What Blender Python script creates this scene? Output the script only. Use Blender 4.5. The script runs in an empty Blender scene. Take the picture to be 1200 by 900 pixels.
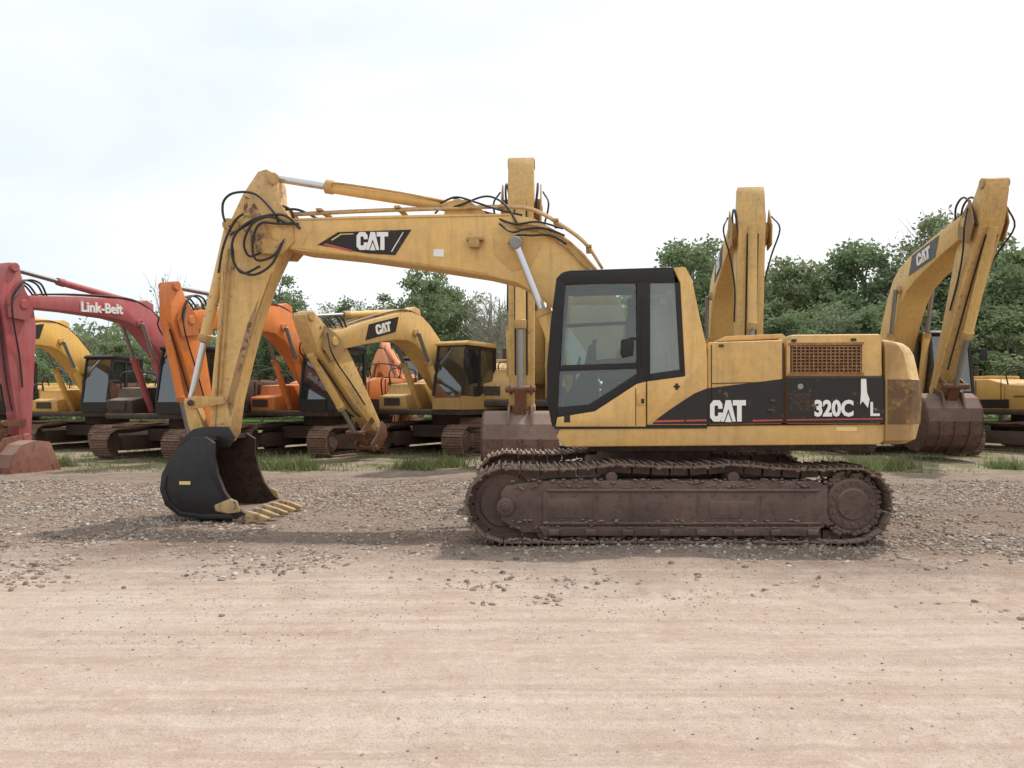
import bpy, bmesh, math, random
import numpy as np
from mathutils import Vector, Matrix
random.seed(11)
rng = np.random.default_rng(5)
F = 920.0; CH = 1.48; HY = 472.0
scene = bpy.context.scene
COL = scene.collection
R = math.radians

# ------------------------------------------------------------------ materials
def newmat(name):
    m = bpy.data.materials.new(name); m.use_nodes = True
    nt = m.node_tree; nt.nodes.clear()
    out = nt.nodes.new('ShaderNodeOutputMaterial')
    return m, nt, out
def nd(nt, t, ins=None, **kw):
    n = nt.nodes.new(t)
    for k, v in kw.items(): setattr(n, k, v)
    if ins:
        for k, v in ins.items():
            if isinstance(v, bpy.types.NodeSocket): nt.links.new(v, n.inputs[k])
            else: n.inputs[k].default_value = v
    return n
def c4(c): return (c[0], c[1], c[2], 1.0)
def ramp(nt, fac, stops):
    n = nt.nodes.new('ShaderNodeValToRGB'); nt.links.new(fac, n.inputs[0])
    e = n.color_ramp.elements
    e[0].position = stops[0][0]; e[0].color = stops[0][1] if len(stops[0][1]) == 4 else c4(stops[0][1])
    e[1].position = stops[-1][0]; e[1].color = stops[-1][1] if len(stops[-1][1]) == 4 else c4(stops[-1][1])
    for p, c in stops[1:-1]:
        x = e.new(p); x.color = c if len(c) == 4 else c4(c)
    return n.outputs[0]
def mixc(nt, fac, a, b, mode='MIX'):
    n = nt.nodes.new('ShaderNodeMix'); n.data_type = 'RGBA'; n.blend_type = mode
    for s, v in ((n.inputs['Factor'], fac), (n.inputs[6], a), (n.inputs[7], b)):
        if isinstance(v, bpy.types.NodeSocket): nt.links.new(v, s)
        else: s.default_value = c4(v) if isinstance(v, tuple) else v
    return n.outputs[2]
def math_(nt, op, a, b=0.0, clamp=False):
    n = nt.nodes.new('ShaderNodeMath'); n.operation = op; n.use_clamp = clamp
    for i, v in enumerate((a, b)):
        if isinstance(v, bpy.types.NodeSocket): nt.links.new(v, n.inputs[i])
        else: n.inputs[i].default_value = v
    return n.outputs[0]
W1 = (1, 1, 1, 1); B0 = (0, 0, 0, 1)

def paint(name, col, rust=0.35, fade=0.3, rough=0.5, rustcol=(0.10, 0.045, 0.025), dust=0.3, metallic=0.0, edge=0.5, seed=0.0, spec=.4):
    m, nt, out = newmat(name)
    tc = nd(nt, 'ShaderNodeTexCoord')
    mp = nd(nt, 'ShaderNodeMapping', {'Vector': tc.outputs['Object'], 'Location': (seed, seed * .7, seed * 1.3)})
    v = mp.outputs[0]
    n1 = nd(nt, 'ShaderNodeTexNoise', {'Vector': v, 'Scale': 1.7, 'Detail': 4.0, 'Roughness': .6})
    n2 = nd(nt, 'ShaderNodeTexNoise', {'Vector': v, 'Scale': 11.0, 'Detail': 6.0, 'Roughness': .75})
    mp2 = nd(nt, 'ShaderNodeMapping', {'Vector': v, 'Scale': (14.0, 14.0, 1.3)})
    n3 = nd(nt, 'ShaderNodeTexNoise', {'Vector': mp2.outputs[0], 'Scale': 1.0, 'Detail': 3.0, 'Roughness': .6})
    base = mixc(nt, ramp(nt, n1.outputs[0], [(.35, B0), (.68, W1)]), col, tuple(min(1, c * (1 - fade * .5) + .16 * fade) for c in col))
    base = mixc(nt, math_(nt, 'MULTIPLY', ramp(nt, n3.outputs[0], [(.5, B0), (.75, W1)]), .7 * fade + .1), base, tuple(c * .45 for c in col))
    geo = nd(nt, 'ShaderNodeNewGeometry')
    sep = nd(nt, 'ShaderNodeSeparateXYZ', {0: geo.outputs['Normal']})
    up = math_(nt, 'MULTIPLY', math_(nt, 'MAXIMUM', sep.outputs[2], 0.12), dust * 1.1)
    up = math_(nt, 'MULTIPLY', up, math_(nt, 'ADD', n2.outputs[0], .35))
    base = mixc(nt, up, base, (0.36, 0.29, 0.23))
    chips = ramp(nt, n2.outputs[0], [(.66 - rust * .16, B0), (.70 - rust * .13, W1)])
    chips = math_(nt, 'MULTIPLY', chips, ramp(nt, n1.outputs[0], [(.62 - rust * .35, B0), (.75 - rust * .2, W1)]))
    ptn = ramp(nt, math_(nt, 'ADD', geo.outputs['Pointiness'], math_(nt, 'MULTIPLY', math_(nt, 'SUBTRACT', n2.outputs[0], .5), .10)), [(.53, B0), (.60, W1)])
    wear = math_(nt, 'MAXIMUM', chips, math_(nt, 'MULTIPLY', ptn, edge), True)
    base = mixc(nt, wear, base, rustcol)
    rg = math_(nt, 'ADD', math_(nt, 'MULTIPLY', wear, .3), math_(nt, 'ADD', math_(nt, 'MULTIPLY', n1.outputs[0], .25), rough - .12), True)
    bp = nd(nt, 'ShaderNodeBump', {'Strength': .25, 'Distance': .01, 'Height': n1.outputs[0]})
    p = nd(nt, 'ShaderNodeBsdfPrincipled', {'Base Color': base, 'Roughness': rg, 'Metallic': metallic, 'Normal': bp.outputs[0]})
    p.inputs['Specular IOR Level'].default_value = spec
    nt.links.new(p.outputs[0], out.inputs[0]); return m

def flat(name, col, rough=.5, metallic=0.0, var=.12):
    m, nt, out = newmat(name)
    tc = nd(nt, 'ShaderNodeTexCoord')
    n = nd(nt, 'ShaderNodeTexNoise', {'Vector': tc.outputs['Object'], 'Scale': 12.0, 'Detail': 3.0})
    c = mixc(nt, n.outputs[0], tuple(x * (1 - var * 2) for x in col), tuple(min(1, x * (1 + var)) for x in col))
    p = nd(nt, 'ShaderNodeBsdfPrincipled', {'Base Color': c, 'Roughness': rough, 'Metallic': metallic})
    nt.links.new(p.outputs[0], out.inputs[0]); return m

def rusty(name, c1, c2, c3, scale=6.0, rough=.85, bump=.5, mud=0.0):
    m, nt, out = newmat(name)
    tc = nd(nt, 'ShaderNodeTexCoord')
    n1 = nd(nt, 'ShaderNodeTexNoise', {'Vector': tc.outputs['Object'], 'Scale': scale * .4, 'Detail': 5.0, 'Roughness': .65})
    n2 = nd(nt, 'ShaderNodeTexNoise', {'Vector': tc.outputs['Object'], 'Scale': scale * 3, 'Detail': 5.0, 'Roughness': .75})
    a = mixc(nt, ramp(nt, n1.outputs[0], [(.35, B0), (.65, W1)]), c1, c2)
    a = mixc(nt, ramp(nt, n2.outputs[0], [(.50, B0), (.64, W1)]), a, c3)
    geo = nd(nt, 'ShaderNodeNewGeometry')
    sep = nd(nt, 'ShaderNodeSeparateXYZ', {0: geo.outputs['Normal']})
    up = math_(nt, 'ADD', math_(nt, 'MULTIPLY', math_(nt, 'MAXIMUM', sep.outputs[2], 0.0), .6), mud)
    a = mixc(nt, math_(nt, 'MULTIPLY', up, math_(nt, 'ADD', n2.outputs[0], n1.outputs[0]), True), a, (0.34, 0.265, 0.215))
    bp = nd(nt, 'ShaderNodeBump', {'Strength': bump, 'Distance': .02, 'Height': n2.outputs[0]})
    p = nd(nt, 'ShaderNodeBsdfPrincipled', {'Base Color': a, 'Roughness': rough, 'Normal': bp.outputs[0]})
    p.inputs['Specular IOR Level'].default_value = .25
    nt.links.new(p.outputs[0], out.inputs[0]); return m

def glassmat(name, tint=(.72, .80, .78), amt=.12, dirt=.12):
    m, nt, out = newmat(name)
    tr = nd(nt, 'ShaderNodeBsdfTransparent', {'Color': c4(tint)})
    gl = nd(nt, 'ShaderNodeBsdfGlossy', {'Color': (1, 1, 1, 1), 'Roughness': .03})
    df = nd(nt, 'ShaderNodeBsdfDiffuse', {'Color': (.4, .42, .40, 1)})
    fr = nd(nt, 'ShaderNodeFresnel', {'IOR': 1.45})
    tc = nd(nt, 'ShaderNodeTexCoord')
    n = nd(nt, 'ShaderNodeTexNoise', {'Vector': tc.outputs['Object'], 'Scale': 3.0, 'Detail': 4.0})
    m1 = nd(nt, 'ShaderNodeMixShader', {0: math_(nt, 'ADD', fr.outputs[0], amt, True), 1: tr.outputs[0], 2: gl.outputs[0]})
    m2 = nd(nt, 'ShaderNodeMixShader', {0: math_(nt, 'MULTIPLY', n.outputs[0], dirt * 2), 1: m1.outputs[0], 2: df.outputs[0]})
    nt.links.new(m2.outputs[0], out.inputs[0]); return m

YEL = paint('yellow_paint', (0.79, 0.485, 0.15), rust=.28, fade=.36, dust=.3, edge=.4)
YELB = paint('yellow_paint_worn', (0.76, 0.465, 0.145), rust=.55, fade=.5, dust=.35, edge=.6, seed=3.1)
YELBR = paint('brighter_yellow_paint', (0.80, 0.46, 0.09), rust=.35, fade=.3, dust=.35, edge=.4, seed=5.)
YELW = paint('cream_yellow_paint', (0.80, 0.505, 0.16), rust=.46, fade=.45, dust=.3, edge=.5, seed=8.)
TOOTH = paint('worn_tooth_paint', (0.62, 0.40, 0.13), rust=.9, fade=.5, dust=.5, edge=.8, rustcol=(.16, .11, .085), seed=2.2)
ORG = paint('orange_paint', (0.82, 0.23, 0.035), rust=.45, fade=.35, dust=.25, edge=.4, seed=2.)
MAR = paint('maroon_paint', (0.44, 0.085, 0.09), rust=.35, fade=.45, dust=.3, edge=.3, seed=4.)
BLK = paint('black_paint', (0.013, 0.013, 0.014), rust=.1, fade=.02, rough=.42, dust=.06, edge=.12, rustcol=(.12, .1, .08), spec=.25)
BLKD = paint('black_decal', (0.024, 0.021, 0.021), rust=.38, fade=.03, rough=.5, dust=.12, rustcol=(.28, .17, .085), edge=0, spec=.25)
BLKB = paint('black_bucket_paint', (0.009, 0.010, 0.012), rust=.25, fade=.02, rough=.36, dust=.10, edge=.3, rustcol=(.11, .08, .06), spec=.35)
TRK = rusty('track_steel', (0.085, 0.053, 0.043), (0.15, 0.097, 0.075), (0.25, 0.175, 0.135), 6, mud=.12)
TRK2 = rusty('track_frame_rust', (0.078, 0.046, 0.041), (0.135, 0.083, 0.071), (0.05, 0.032, 0.029), 4, mud=.14)
TRKB = rusty('brown_track_steel', (0.15, 0.085, 0.055), (0.22, 0.13, 0.09), (0.30, 0.20, 0.14), 5)
RUST = rusty('rust_brown', (0.13, 0.055, 0.03), (0.20, 0.09, 0.05), (0.10, 0.05, 0.035), 5)
LIN = rusty('dark_rust_lining', (0.035, 0.022, 0.017), (0.075, 0.042, 0.03), (0.02, 0.015, 0.013), 4)
BKT = rusty('bucket_rust', (0.11, 0.062, 0.047), (0.175, 0.10, 0.075), (0.075, 0.047, 0.04), 3)
DKG = rusty('dark_grease_steel', (0.035, 0.028, 0.024), (0.07, 0.05, 0.04), (0.12, 0.085, 0.06), 8, rough=.6)
TANR = rusty('rusty_tan_bars', (0.33, 0.17, 0.075), (0.24, 0.11, 0.05), (0.42, 0.26, 0.12), 9)
CHR = flat('chrome_rod', (0.62, 0.62, 0.64), .22, .9, .05)
CHRD = flat('dull_rod', (0.30, 0.29, 0.28), .4, .8, .1)
GREYM = flat('grey_steel', (0.3, 0.3, 0.3), .45, .5)
DGREY = flat('faded_grey_decal', (0.11, 0.11, 0.115), .6, 0)
RUB = flat('black_rubber_hose', (0.02, 0.02, 0.021), .5)
INT = flat('dark_interior', (0.035, 0.035, 0.037), .7)
WHT = flat('white_vinyl', (0.82, 0.81, 0.78), .5, 0, .04)
YVN = flat('yellow_vinyl', (0.80, 0.60, 0.25), .5, 0, .04)
REDV = flat('red_vinyl', (0.48, 0.08, 0.07), .5)
SEAM = flat('dark_seam', (0.05, 0.035, 0.02), .8)
GLS = glassmat('cab_glass', (.88, .94, .91), .02, .05)
GLSH = glassmat('hazy_glass', (.74, .82, .77), .06, .25)
GLS2 = glassmat('dark_cab_glass', (.30, .34, .34), .10, .05)
BARK = rusty('bark', (0.18, 0.15, 0.12), (0.26, 0.22, 0.185), (0.13, 0.11, 0.09), 2)
PBARK = rusty('pale_bark', (0.30, 0.27, 0.24), (0.38, 0.35, 0.32), (0.24, 0.22, 0.19), 2)

def leafmat(name, a, b, c, dk=(0.03, 0.05, 0.022), tl=.42):
    m, nt, out = newmat(name)
    geo = nd(nt, 'ShaderNodeNewGeometry')
    oi = nd(nt, 'ShaderNodeObjectInfo')
    n = nd(nt, 'ShaderNodeTexNoise', {'Vector': geo.outputs['Position'], 'Scale': .6, 'Detail': 2.0})
    x = ramp(nt, geo.outputs['Random Per Island'], [(0, a), (.5, b), (1, c)])
    x = mixc(nt, ramp(nt, n.outputs[0], [(.42, B0), (.62, (.7, .7, .7, 1))]), x, dk)
    x = mixc(nt, math_(nt, 'MULTIPLY', oi.outputs['Random'], .5), x, (0.27, 0.30, 0.16))
    d = nd(nt, 'ShaderNodeBsdfDiffuse', {'Color': x})
    t = nd(nt, 'ShaderNodeBsdfTranslucent', {'Color': x})
    mx = nd(nt, 'ShaderNodeMixShader', {0: tl, 1: d.outputs[0], 2: t.outputs[0]})
    nt.links.new(mx.outputs[0], out.inputs[0]); return m
LEAF = leafmat('leaves', (0.17, 0.235, 0.125), (0.225, 0.30, 0.16), (0.28, 0.355, 0.205), (0.125, 0.175, 0.095))  # leaf greens lifted and greyed: distance haze painted into the colour
LEAFG = leafmat('pale_leaves', (0.24, 0.285, 0.18), (0.29, 0.34, 0.22), (0.34, 0.38, 0.26), (0.18, 0.22, 0.14))
GRS = leafmat('grass_blades', (0.12, 0.17, 0.045), (0.19, 0.25, 0.08), (0.32, 0.33, 0.15), (.12, .14, .05), .3)

def stonemat():
    m, nt, out = newmat('gravel_stone')
    geo = nd(nt, 'ShaderNodeNewGeometry')
    c = ramp(nt, geo.outputs['Random Per Island'], [(0, (.14, .115, .098)), (.3, (.26, .215, .18)), (.6, (.35, .295, .25)), (.85, (.42, .36, .31)), (1, (.55, .50, .45))])
    n = nd(nt, 'ShaderNodeTexNoise', {'Vector': geo.outputs['Position'], 'Scale': .8, 'Detail': 3.0})
    c = mixc(nt, ramp(nt, n.outputs[0], [(.40, B0), (.64, (.8, .8, .8, 1))]), c, mixc(nt, .6, c, (.31, .215, .16)))
    p = nd(nt, 'ShaderNodeBsdfDiffuse', {'Color': c})
    nt.links.new(p.outputs[0], out.inputs[0]); return m
STN = stonemat()

def groundmat():
    m, nt, out = newmat('yard_ground')
    geo = nd(nt, 'ShaderNodeNewGeometry'); P = geo.outputs['Position']
    sep = nd(nt, 'ShaderNodeSeparateXYZ', {0: P}); X, Y = sep.outputs[0], sep.outputs[1]
    def noise(s, d=5, r=.6, vec=P): return nd(nt, 'ShaderNodeTexNoise', {'Vector': vec, 'Scale': s, 'Detail': float(d), 'Roughness': r}).outputs[0]
    nb, nm, nf, nff = noise(.45, 3), noise(2.2, 6, .72), noise(14, 5, .75), noise(85, 3, .7)
    st = nd(nt, 'ShaderNodeMapping', {'Vector': P, 'Scale': (.8, 1.7, 1.0), 'Rotation': (0, 0, R(-8))}).outputs[0]
    ns = noise(1.3, 9, .78, st)
    st2 = nd(nt, 'ShaderNodeMapping', {'Vector': P, 'Scale': (.12, 5.0, 1.0), 'Rotation': (0, 0, R(3))}).outputs[0]
    ntr = noise(1.6, 5, .6, st2)
    dirt = mixc(nt, ramp(nt, ns, [(.38, B0), (.62, W1)]), (.425, .33, .27), (.52, .425, .36))
    dirt = mixc(nt, ramp(nt, nm, [(.50, B0), (.68, (.7, .7, .7, 1))]), dirt, (.41, .30, .24))
    dirt = mixc(nt, ramp(nt, nb, [(.5, B0), (.7, (.6, .6, .6, 1))]), dirt, (.52, .445, .385))
    dirt = mixc(nt, ramp(nt, ntr, [(.50, B0), (.62, (.55, .55, .55, 1))]), dirt, (.38, .285, .23))
    dirt = mixc(nt, ramp(nt, ntr, [(.34, (.5, .5, .5, 1)), (.45, B0)]), dirt, (.55, .465, .40))
    dirt = mixc(nt, ramp(nt, nff, [(.53, B0), (.66, (.75, .75, .75, 1))]), dirt, (.28, .215, .18))
    dirt = mixc(nt, ramp(nt, nf, [(.56, B0), (.72, (.7, .7, .7, 1))]), dirt, (.60, .515, .45))
    dirt = mixc(nt, ramp(nt, nf, [(.30, (.6, .6, .6, 1)), (.43, B0)]), dirt, (.32, .235, .19))
    vo = nd(nt, 'ShaderNodeTexVoronoi', {'Vector': P, 'Scale': 36.0, 'Randomness': 1.0})
    sc = nd(nt, 'ShaderNodeSeparateXYZ', {0: vo.outputs['Color']}).outputs[0]
    grav = ramp(nt, sc, [(0, (.15, .12, .10)), (.4, (.27, .225, .19)), (.8, (.34, .29, .25)), (1, (.44, .39, .345))])
    grav = mixc(nt, ramp(nt, vo.outputs['Distance'], [(.35, B0), (.75, W1)]), grav, (.15, .112, .09))
    grav = mixc(nt, ramp(nt, nm, [(.42, B0), (.64, (.9, .9, .9, 1))]), grav, (.31, .23, .18))
    dark = mixc(nt, ramp(nt, nb, [(.46, B0), (.62, W1)]), grav, mixc(nt, .45, grav, (.17, .118, .092)))
    yb = math_(nt, 'ADD', Y, math_(nt, 'MULTIPLY', X, .07))
    yb = math_(nt, 'ADD', yb, math_(nt, 'MULTIPLY', math_(nt, 'SUBTRACT', nm, .5), 3.6))
    yb = math_(nt, 'ADD', yb, math_(nt, 'MULTIPLY', math_(nt, 'SUBTRACT', nb, .5), 2.2))
    yb = math_(nt, 'ADD', yb, math_(nt, 'MULTIPLY', math_(nt, 'SUBTRACT', nf, .5), 2.0))
    z1 = math_(nt, 'DIVIDE', math_(nt, 'SUBTRACT', yb, 6.0), 2.2, True)
    col = mixc(nt, z1, dirt, dark)
    z2 = math_(nt, 'DIVIDE', math_(nt, 'SUBTRACT', yb, 15.0), 3.5, True)
    back = mixc(nt, ramp(nt, nm, [(.42, B0), (.6, W1)]), (.29, .225, .175), (.35, .295, .24))
    gr = mixc(nt, nf, (.09, .12, .045), (.19, .20, .09))
    gm = math_(nt, 'MULTIPLY', ramp(nt, noise(.9, 5, .7), [(.47, B0), (.58, (.8, .8, .8, 1))]), math_(nt, 'DIVIDE', math_(nt, 'SUBTRACT', yb, 16.5), 2.0, True))
    col = mixc(nt, z2, col, back)
    col = mixc(nt, gm, col, gr)
    far = math_(nt, 'DIVIDE', math_(nt, 'SUBTRACT', yb, 34.0), 8.0, True)
    col = mixc(nt, far, col, (.10, .14, .055))
    h = math_(nt, 'ADD', math_(nt, 'MULTIPLY', nf, .8), math_(nt, 'MULTIPLY', nff, .4))
    h = math_(nt, 'SUBTRACT', h, math_(nt, 'MULTIPLY', math_(nt, 'MULTIPLY', z1, vo.outputs['Distance']), .7))
    bp = nd(nt, 'ShaderNodeBump', {'Strength': .9, 'Distance': .022, 'Height': h})
    p = nd(nt, 'ShaderNodeBsdfDiffuse', {'Color': col, 'Normal': bp.outputs[0]})
    nt.links.new(p.outputs[0], out.inputs[0]); return m
GND = groundmat()

# ------------------------------------------------------------------ mesh builder
ph = (1 + 5 ** .5) / 2
ico = np.array([(-1, ph, 0), (1, ph, 0), (-1, -ph, 0), (1, -ph, 0), (0, -1, ph), (0, 1, ph), (0, -1, -ph), (0, 1, -ph), (ph, 0, -1), (ph, 0, 1), (-ph, 0, -1), (-ph, 0, 1)]) / 1.9
icf = np.array([(0, 11, 5), (0, 5, 1), (0, 1, 7), (0, 7, 10), (0, 10, 11), (1, 5, 9), (5, 11, 4), (11, 10, 2), (10, 7, 6), (7, 1, 8), (3, 9, 4), (3, 4, 2), (3, 2, 6), (3, 6, 8), (3, 8, 9), (4, 9, 5), (2, 4, 11), (6, 2, 10), (8, 6, 7), (9, 8, 1)])
class MB:
    def __init__(s): s.v = []; s.f = []; s.m = []
    def add(s, vs, fs, mi=0):
        o = len(s.v); s.v += [tuple(v) for v in vs]
        s.f += [tuple(i + o for i in f) for f in fs]; s.m += [mi] * len(fs)
    def addbm(s, bm, mi=0):
        bmesh.ops.recalc_face_normals(bm, faces=bm.faces[:])
        bm.verts.index_update()
        s.add([v.co.copy() for v in bm.verts], [[v.index for v in f.verts] for f in bm.faces], mi); bm.free()
    def prism(s, pts, y0, y1, mi=0, bev=0.0, M=None, ang=28):
        bm = bmesh.new()
        a = [bm.verts.new((p[0], y0, p[1])) for p in pts]; b = [bm.verts.new((p[0], y1, p[1])) for p in pts]
        n = len(pts); bm.faces.new(a); bm.faces.new(b[::-1])
        for i in range(n): bm.faces.new((a[i], b[i], b[(i + 1) % n], a[(i + 1) % n]))
        bmesh.ops.recalc_face_normals(bm, faces=bm.faces[:])
        if bev > 0:
            es = [e for e in bm.edges if len(e.link_faces) == 2 and e.calc_face_angle(0) > R(ang)]
            bmesh.ops.bevel(bm, geom=es, offset=bev, segments=2, affect='EDGES', profile=.5, clamp_overlap=True)
        if M is not None: bmesh.ops.transform(bm, matrix=M, verts=bm.verts[:])
        s.addbm(bm, mi)
    def box(s, c, d, mi=0, bev=0.0, M=None):
        x, y, z = c; a, b, e = d[0] / 2, d[1] / 2, d[2] / 2
        s.prism([(x - a, z - e), (x + a, z - e), (x + a, z + e), (x - a, z + e)], y - b, y + b, mi, bev, M)
    def lump(s, c, r, mi=0, flat_=.6):
        s.add([(c[0] + v[0] * r * random.uniform(.8, 1.3), c[1] + v[1] * r, c[2] + v[2] * r * flat_) for v in ico], icf.tolist(), mi)
    def lathe(s, p0, p1, prof, mi=0, seg=24, M=None):
        p0 = Vector(p0); p1 = Vector(p1); ax = (p1 - p0); L = ax.length; ax.normalize()
        u = ax.orthogonal().normalized(); w = ax.cross(u)
        vs = []; fs = []
        for t, r in prof:
            for k in range(seg):
                a = 2 * math.pi * k / seg
                vs.append(p0 + ax * (t * L) + (u * math.cos(a) + w * math.sin(a)) * r)
        for j in range(len(prof) - 1):
            for k in range(seg):
                fs.append((j * seg + k, j * seg + (k + 1) % seg, (j + 1) * seg + (k + 1) % seg, (j + 1) * seg + k))
        fs.append(tuple(range(seg))[::-1]); fs.append(tuple((len(prof) - 1) * seg + k for k in range(seg)))
        if M is not None: vs = [M @ v for v in vs]
        s.add(vs, fs, mi)
    def cyl(s, p0, p1, r, mi=0, seg=20, r2=None, M=None):
        b = min(.15, .12 * r / max(.001, (Vector(p1) - Vector(p0)).length)); r2 = r if r2 is None else r2
        s.lathe(p0, p1, [(0, r * .88), (b, r), (1 - b, r2), (1, r2 * .88)], mi, seg, M)
    def tube(s, pts, r, mi=0, seg=7, sub=6, M=None):
        P = [Vector(p) for p in pts]
        if sub > 1 and len(P) > 2:
            Q = [P[0] * 2 - P[1]] + P + [P[-1] * 2 - P[-2]]; out = []
            for i in range(1, len(Q) - 2):
                for k in range(sub):
                    t = k / sub; a, b, c, d = Q[i - 1], Q[i], Q[i + 1], Q[i + 2]
                    out.append(.5 * ((2 * b) + (c - a) * t + (2 * a - 5 * b + 4 * c - d) * t * t + (3 * b - a - 3 * c + d) * t ** 3))
            out.append(P[-1]); P = out
        vs = []; fs = []; u = None
        for i, p in enumerate(P):
            t = (P[min(i + 1, len(P) - 1)] - P[max(i - 1, 0)]).normalized()
            u = t.orthogonal().normalized() if u is None else (u - t * u.dot(t)).normalized()
            w = t.cross(u)
            for k in range(seg):
                a = 2 * math.pi * k / seg; vs.append(p + (u * math.cos(a) + w * math.sin(a)) * r)
        for j in range(len(P) - 1):
            for k in range(seg): fs.append((j * seg + k, j * seg + (k + 1) % seg, (j + 1) * seg + (k + 1) % seg, (j + 1) * seg + k))
        fs.append(tuple(range(seg))[::-1]); fs.append(tuple((len(P) - 1) * seg + k for k in range(seg)))
        if M is not None: vs = [M @ v for v in vs]
        s.add(vs, fs, mi)
    def obj(s, name, mats, parent=None, M=None, label=None):
        me = bpy.data.meshes.new(name)
        vs = [tuple(M @ Vector(v)) for v in s.v] if M is not None else s.v
        me.from_pydata(vs, [], s.f)
        for mt in (mats if isinstance(mats, list) else [mats]): me.materials.append(mt)
        me.polygons.foreach_set('material_index', s.m)
        me.polygons.foreach_set('use_smooth', [True] * len(me.polygons))
        me.set_sharp_from_angle(angle=R(30)); me.update()
        o = bpy.data.objects.new(name, me); COL.objects.link(o)
        if parent is not None: o.parent = parent
        if label: o['label'] = label
        return o
def empty(name, loc, label, cat, rz=0.0, group=None, size=.5):
    e = bpy.data.objects.new(name, None); COL.objects.link(e); e.location = loc; e.rotation_euler = (0, 0, rz)
    e.empty_display_size = size; e['label'] = label; e['category'] = cat
    if group: e['group'] = group
    return e

CATC = [(0.25, 0), (0, 0.2), (0, 0.8), (0.25, 1), (0.72, 1), (0.92, 0.82), (0.92, 0.6), (0.6, 0.6), (0.6, 0.7), (0.55, 0.75), (0.38, 0.75), (0.33, 0.7), (0.33, 0.3), (0.38, 0.25), (0.55, 0.25), (0.6, 0.3), (0.6, 0.42), (0.92, 0.42), (0.92, 0.18), (0.72, 0)]
CATA = [(0, 0), (0.36, 1), (0.74, 1), (1.1, 0), (0.86, 0), (0.55, 0.60), (0.24, 0)]
CATT = [(0.33, 0), (0.33, 0.75), (0.02, 0.75), (0.02, 1), (0.98, 1), (0.98, 0.75), (0.67, 0.75), (0.67, 0)]
TRI = [(0.31, -.02), (0.79, -.02), (0.55, 0.42)]
def catlogo(mb, M, th=.006):
    for pts, dx, mi in ((CATC, 0, 0), (CATA, .80, 0), (CATT, 1.66, 0), (TRI, .80, 1)):
        mb.prism([(p[0] + dx, p[1]) for p in pts], -th, 0, mi, 0, M)
def textgeo(mb, s, M, mi=0, thick=.02, depth=.02, spacing=1.0):
    cu = bpy.data.curves.new('t', 'FONT'); cu.body = s; cu.size = 1.4; cu.extrude = depth; cu.offset = thick; cu.space_character = spacing; cu.resolution_u = 3
    o = bpy.data.objects.new('t', cu); COL.objects.link(o)
    dg = bpy.context.evaluated_depsgraph_get(); me = bpy.data.meshes.new_from_object(o.evaluated_get(dg))
    mb.add([M @ Vector((v.co.x, -v.co.z, v.co.y)) for v in me.vertices], [tuple(p.vertices) for p in me.polygons], mi)
    bpy.data.objects.remove(o); bpy.data.curves.remove(cu); bpy.data.meshes.remove(me)
def basis(x, y, z, o):
    return Matrix(((x[0], y[0], z[0], o[0]), (x[1], y[1], z[1], o[1]), (x[2], y[2], z[2], o[2]), (0, 0, 0, 1)))

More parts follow.
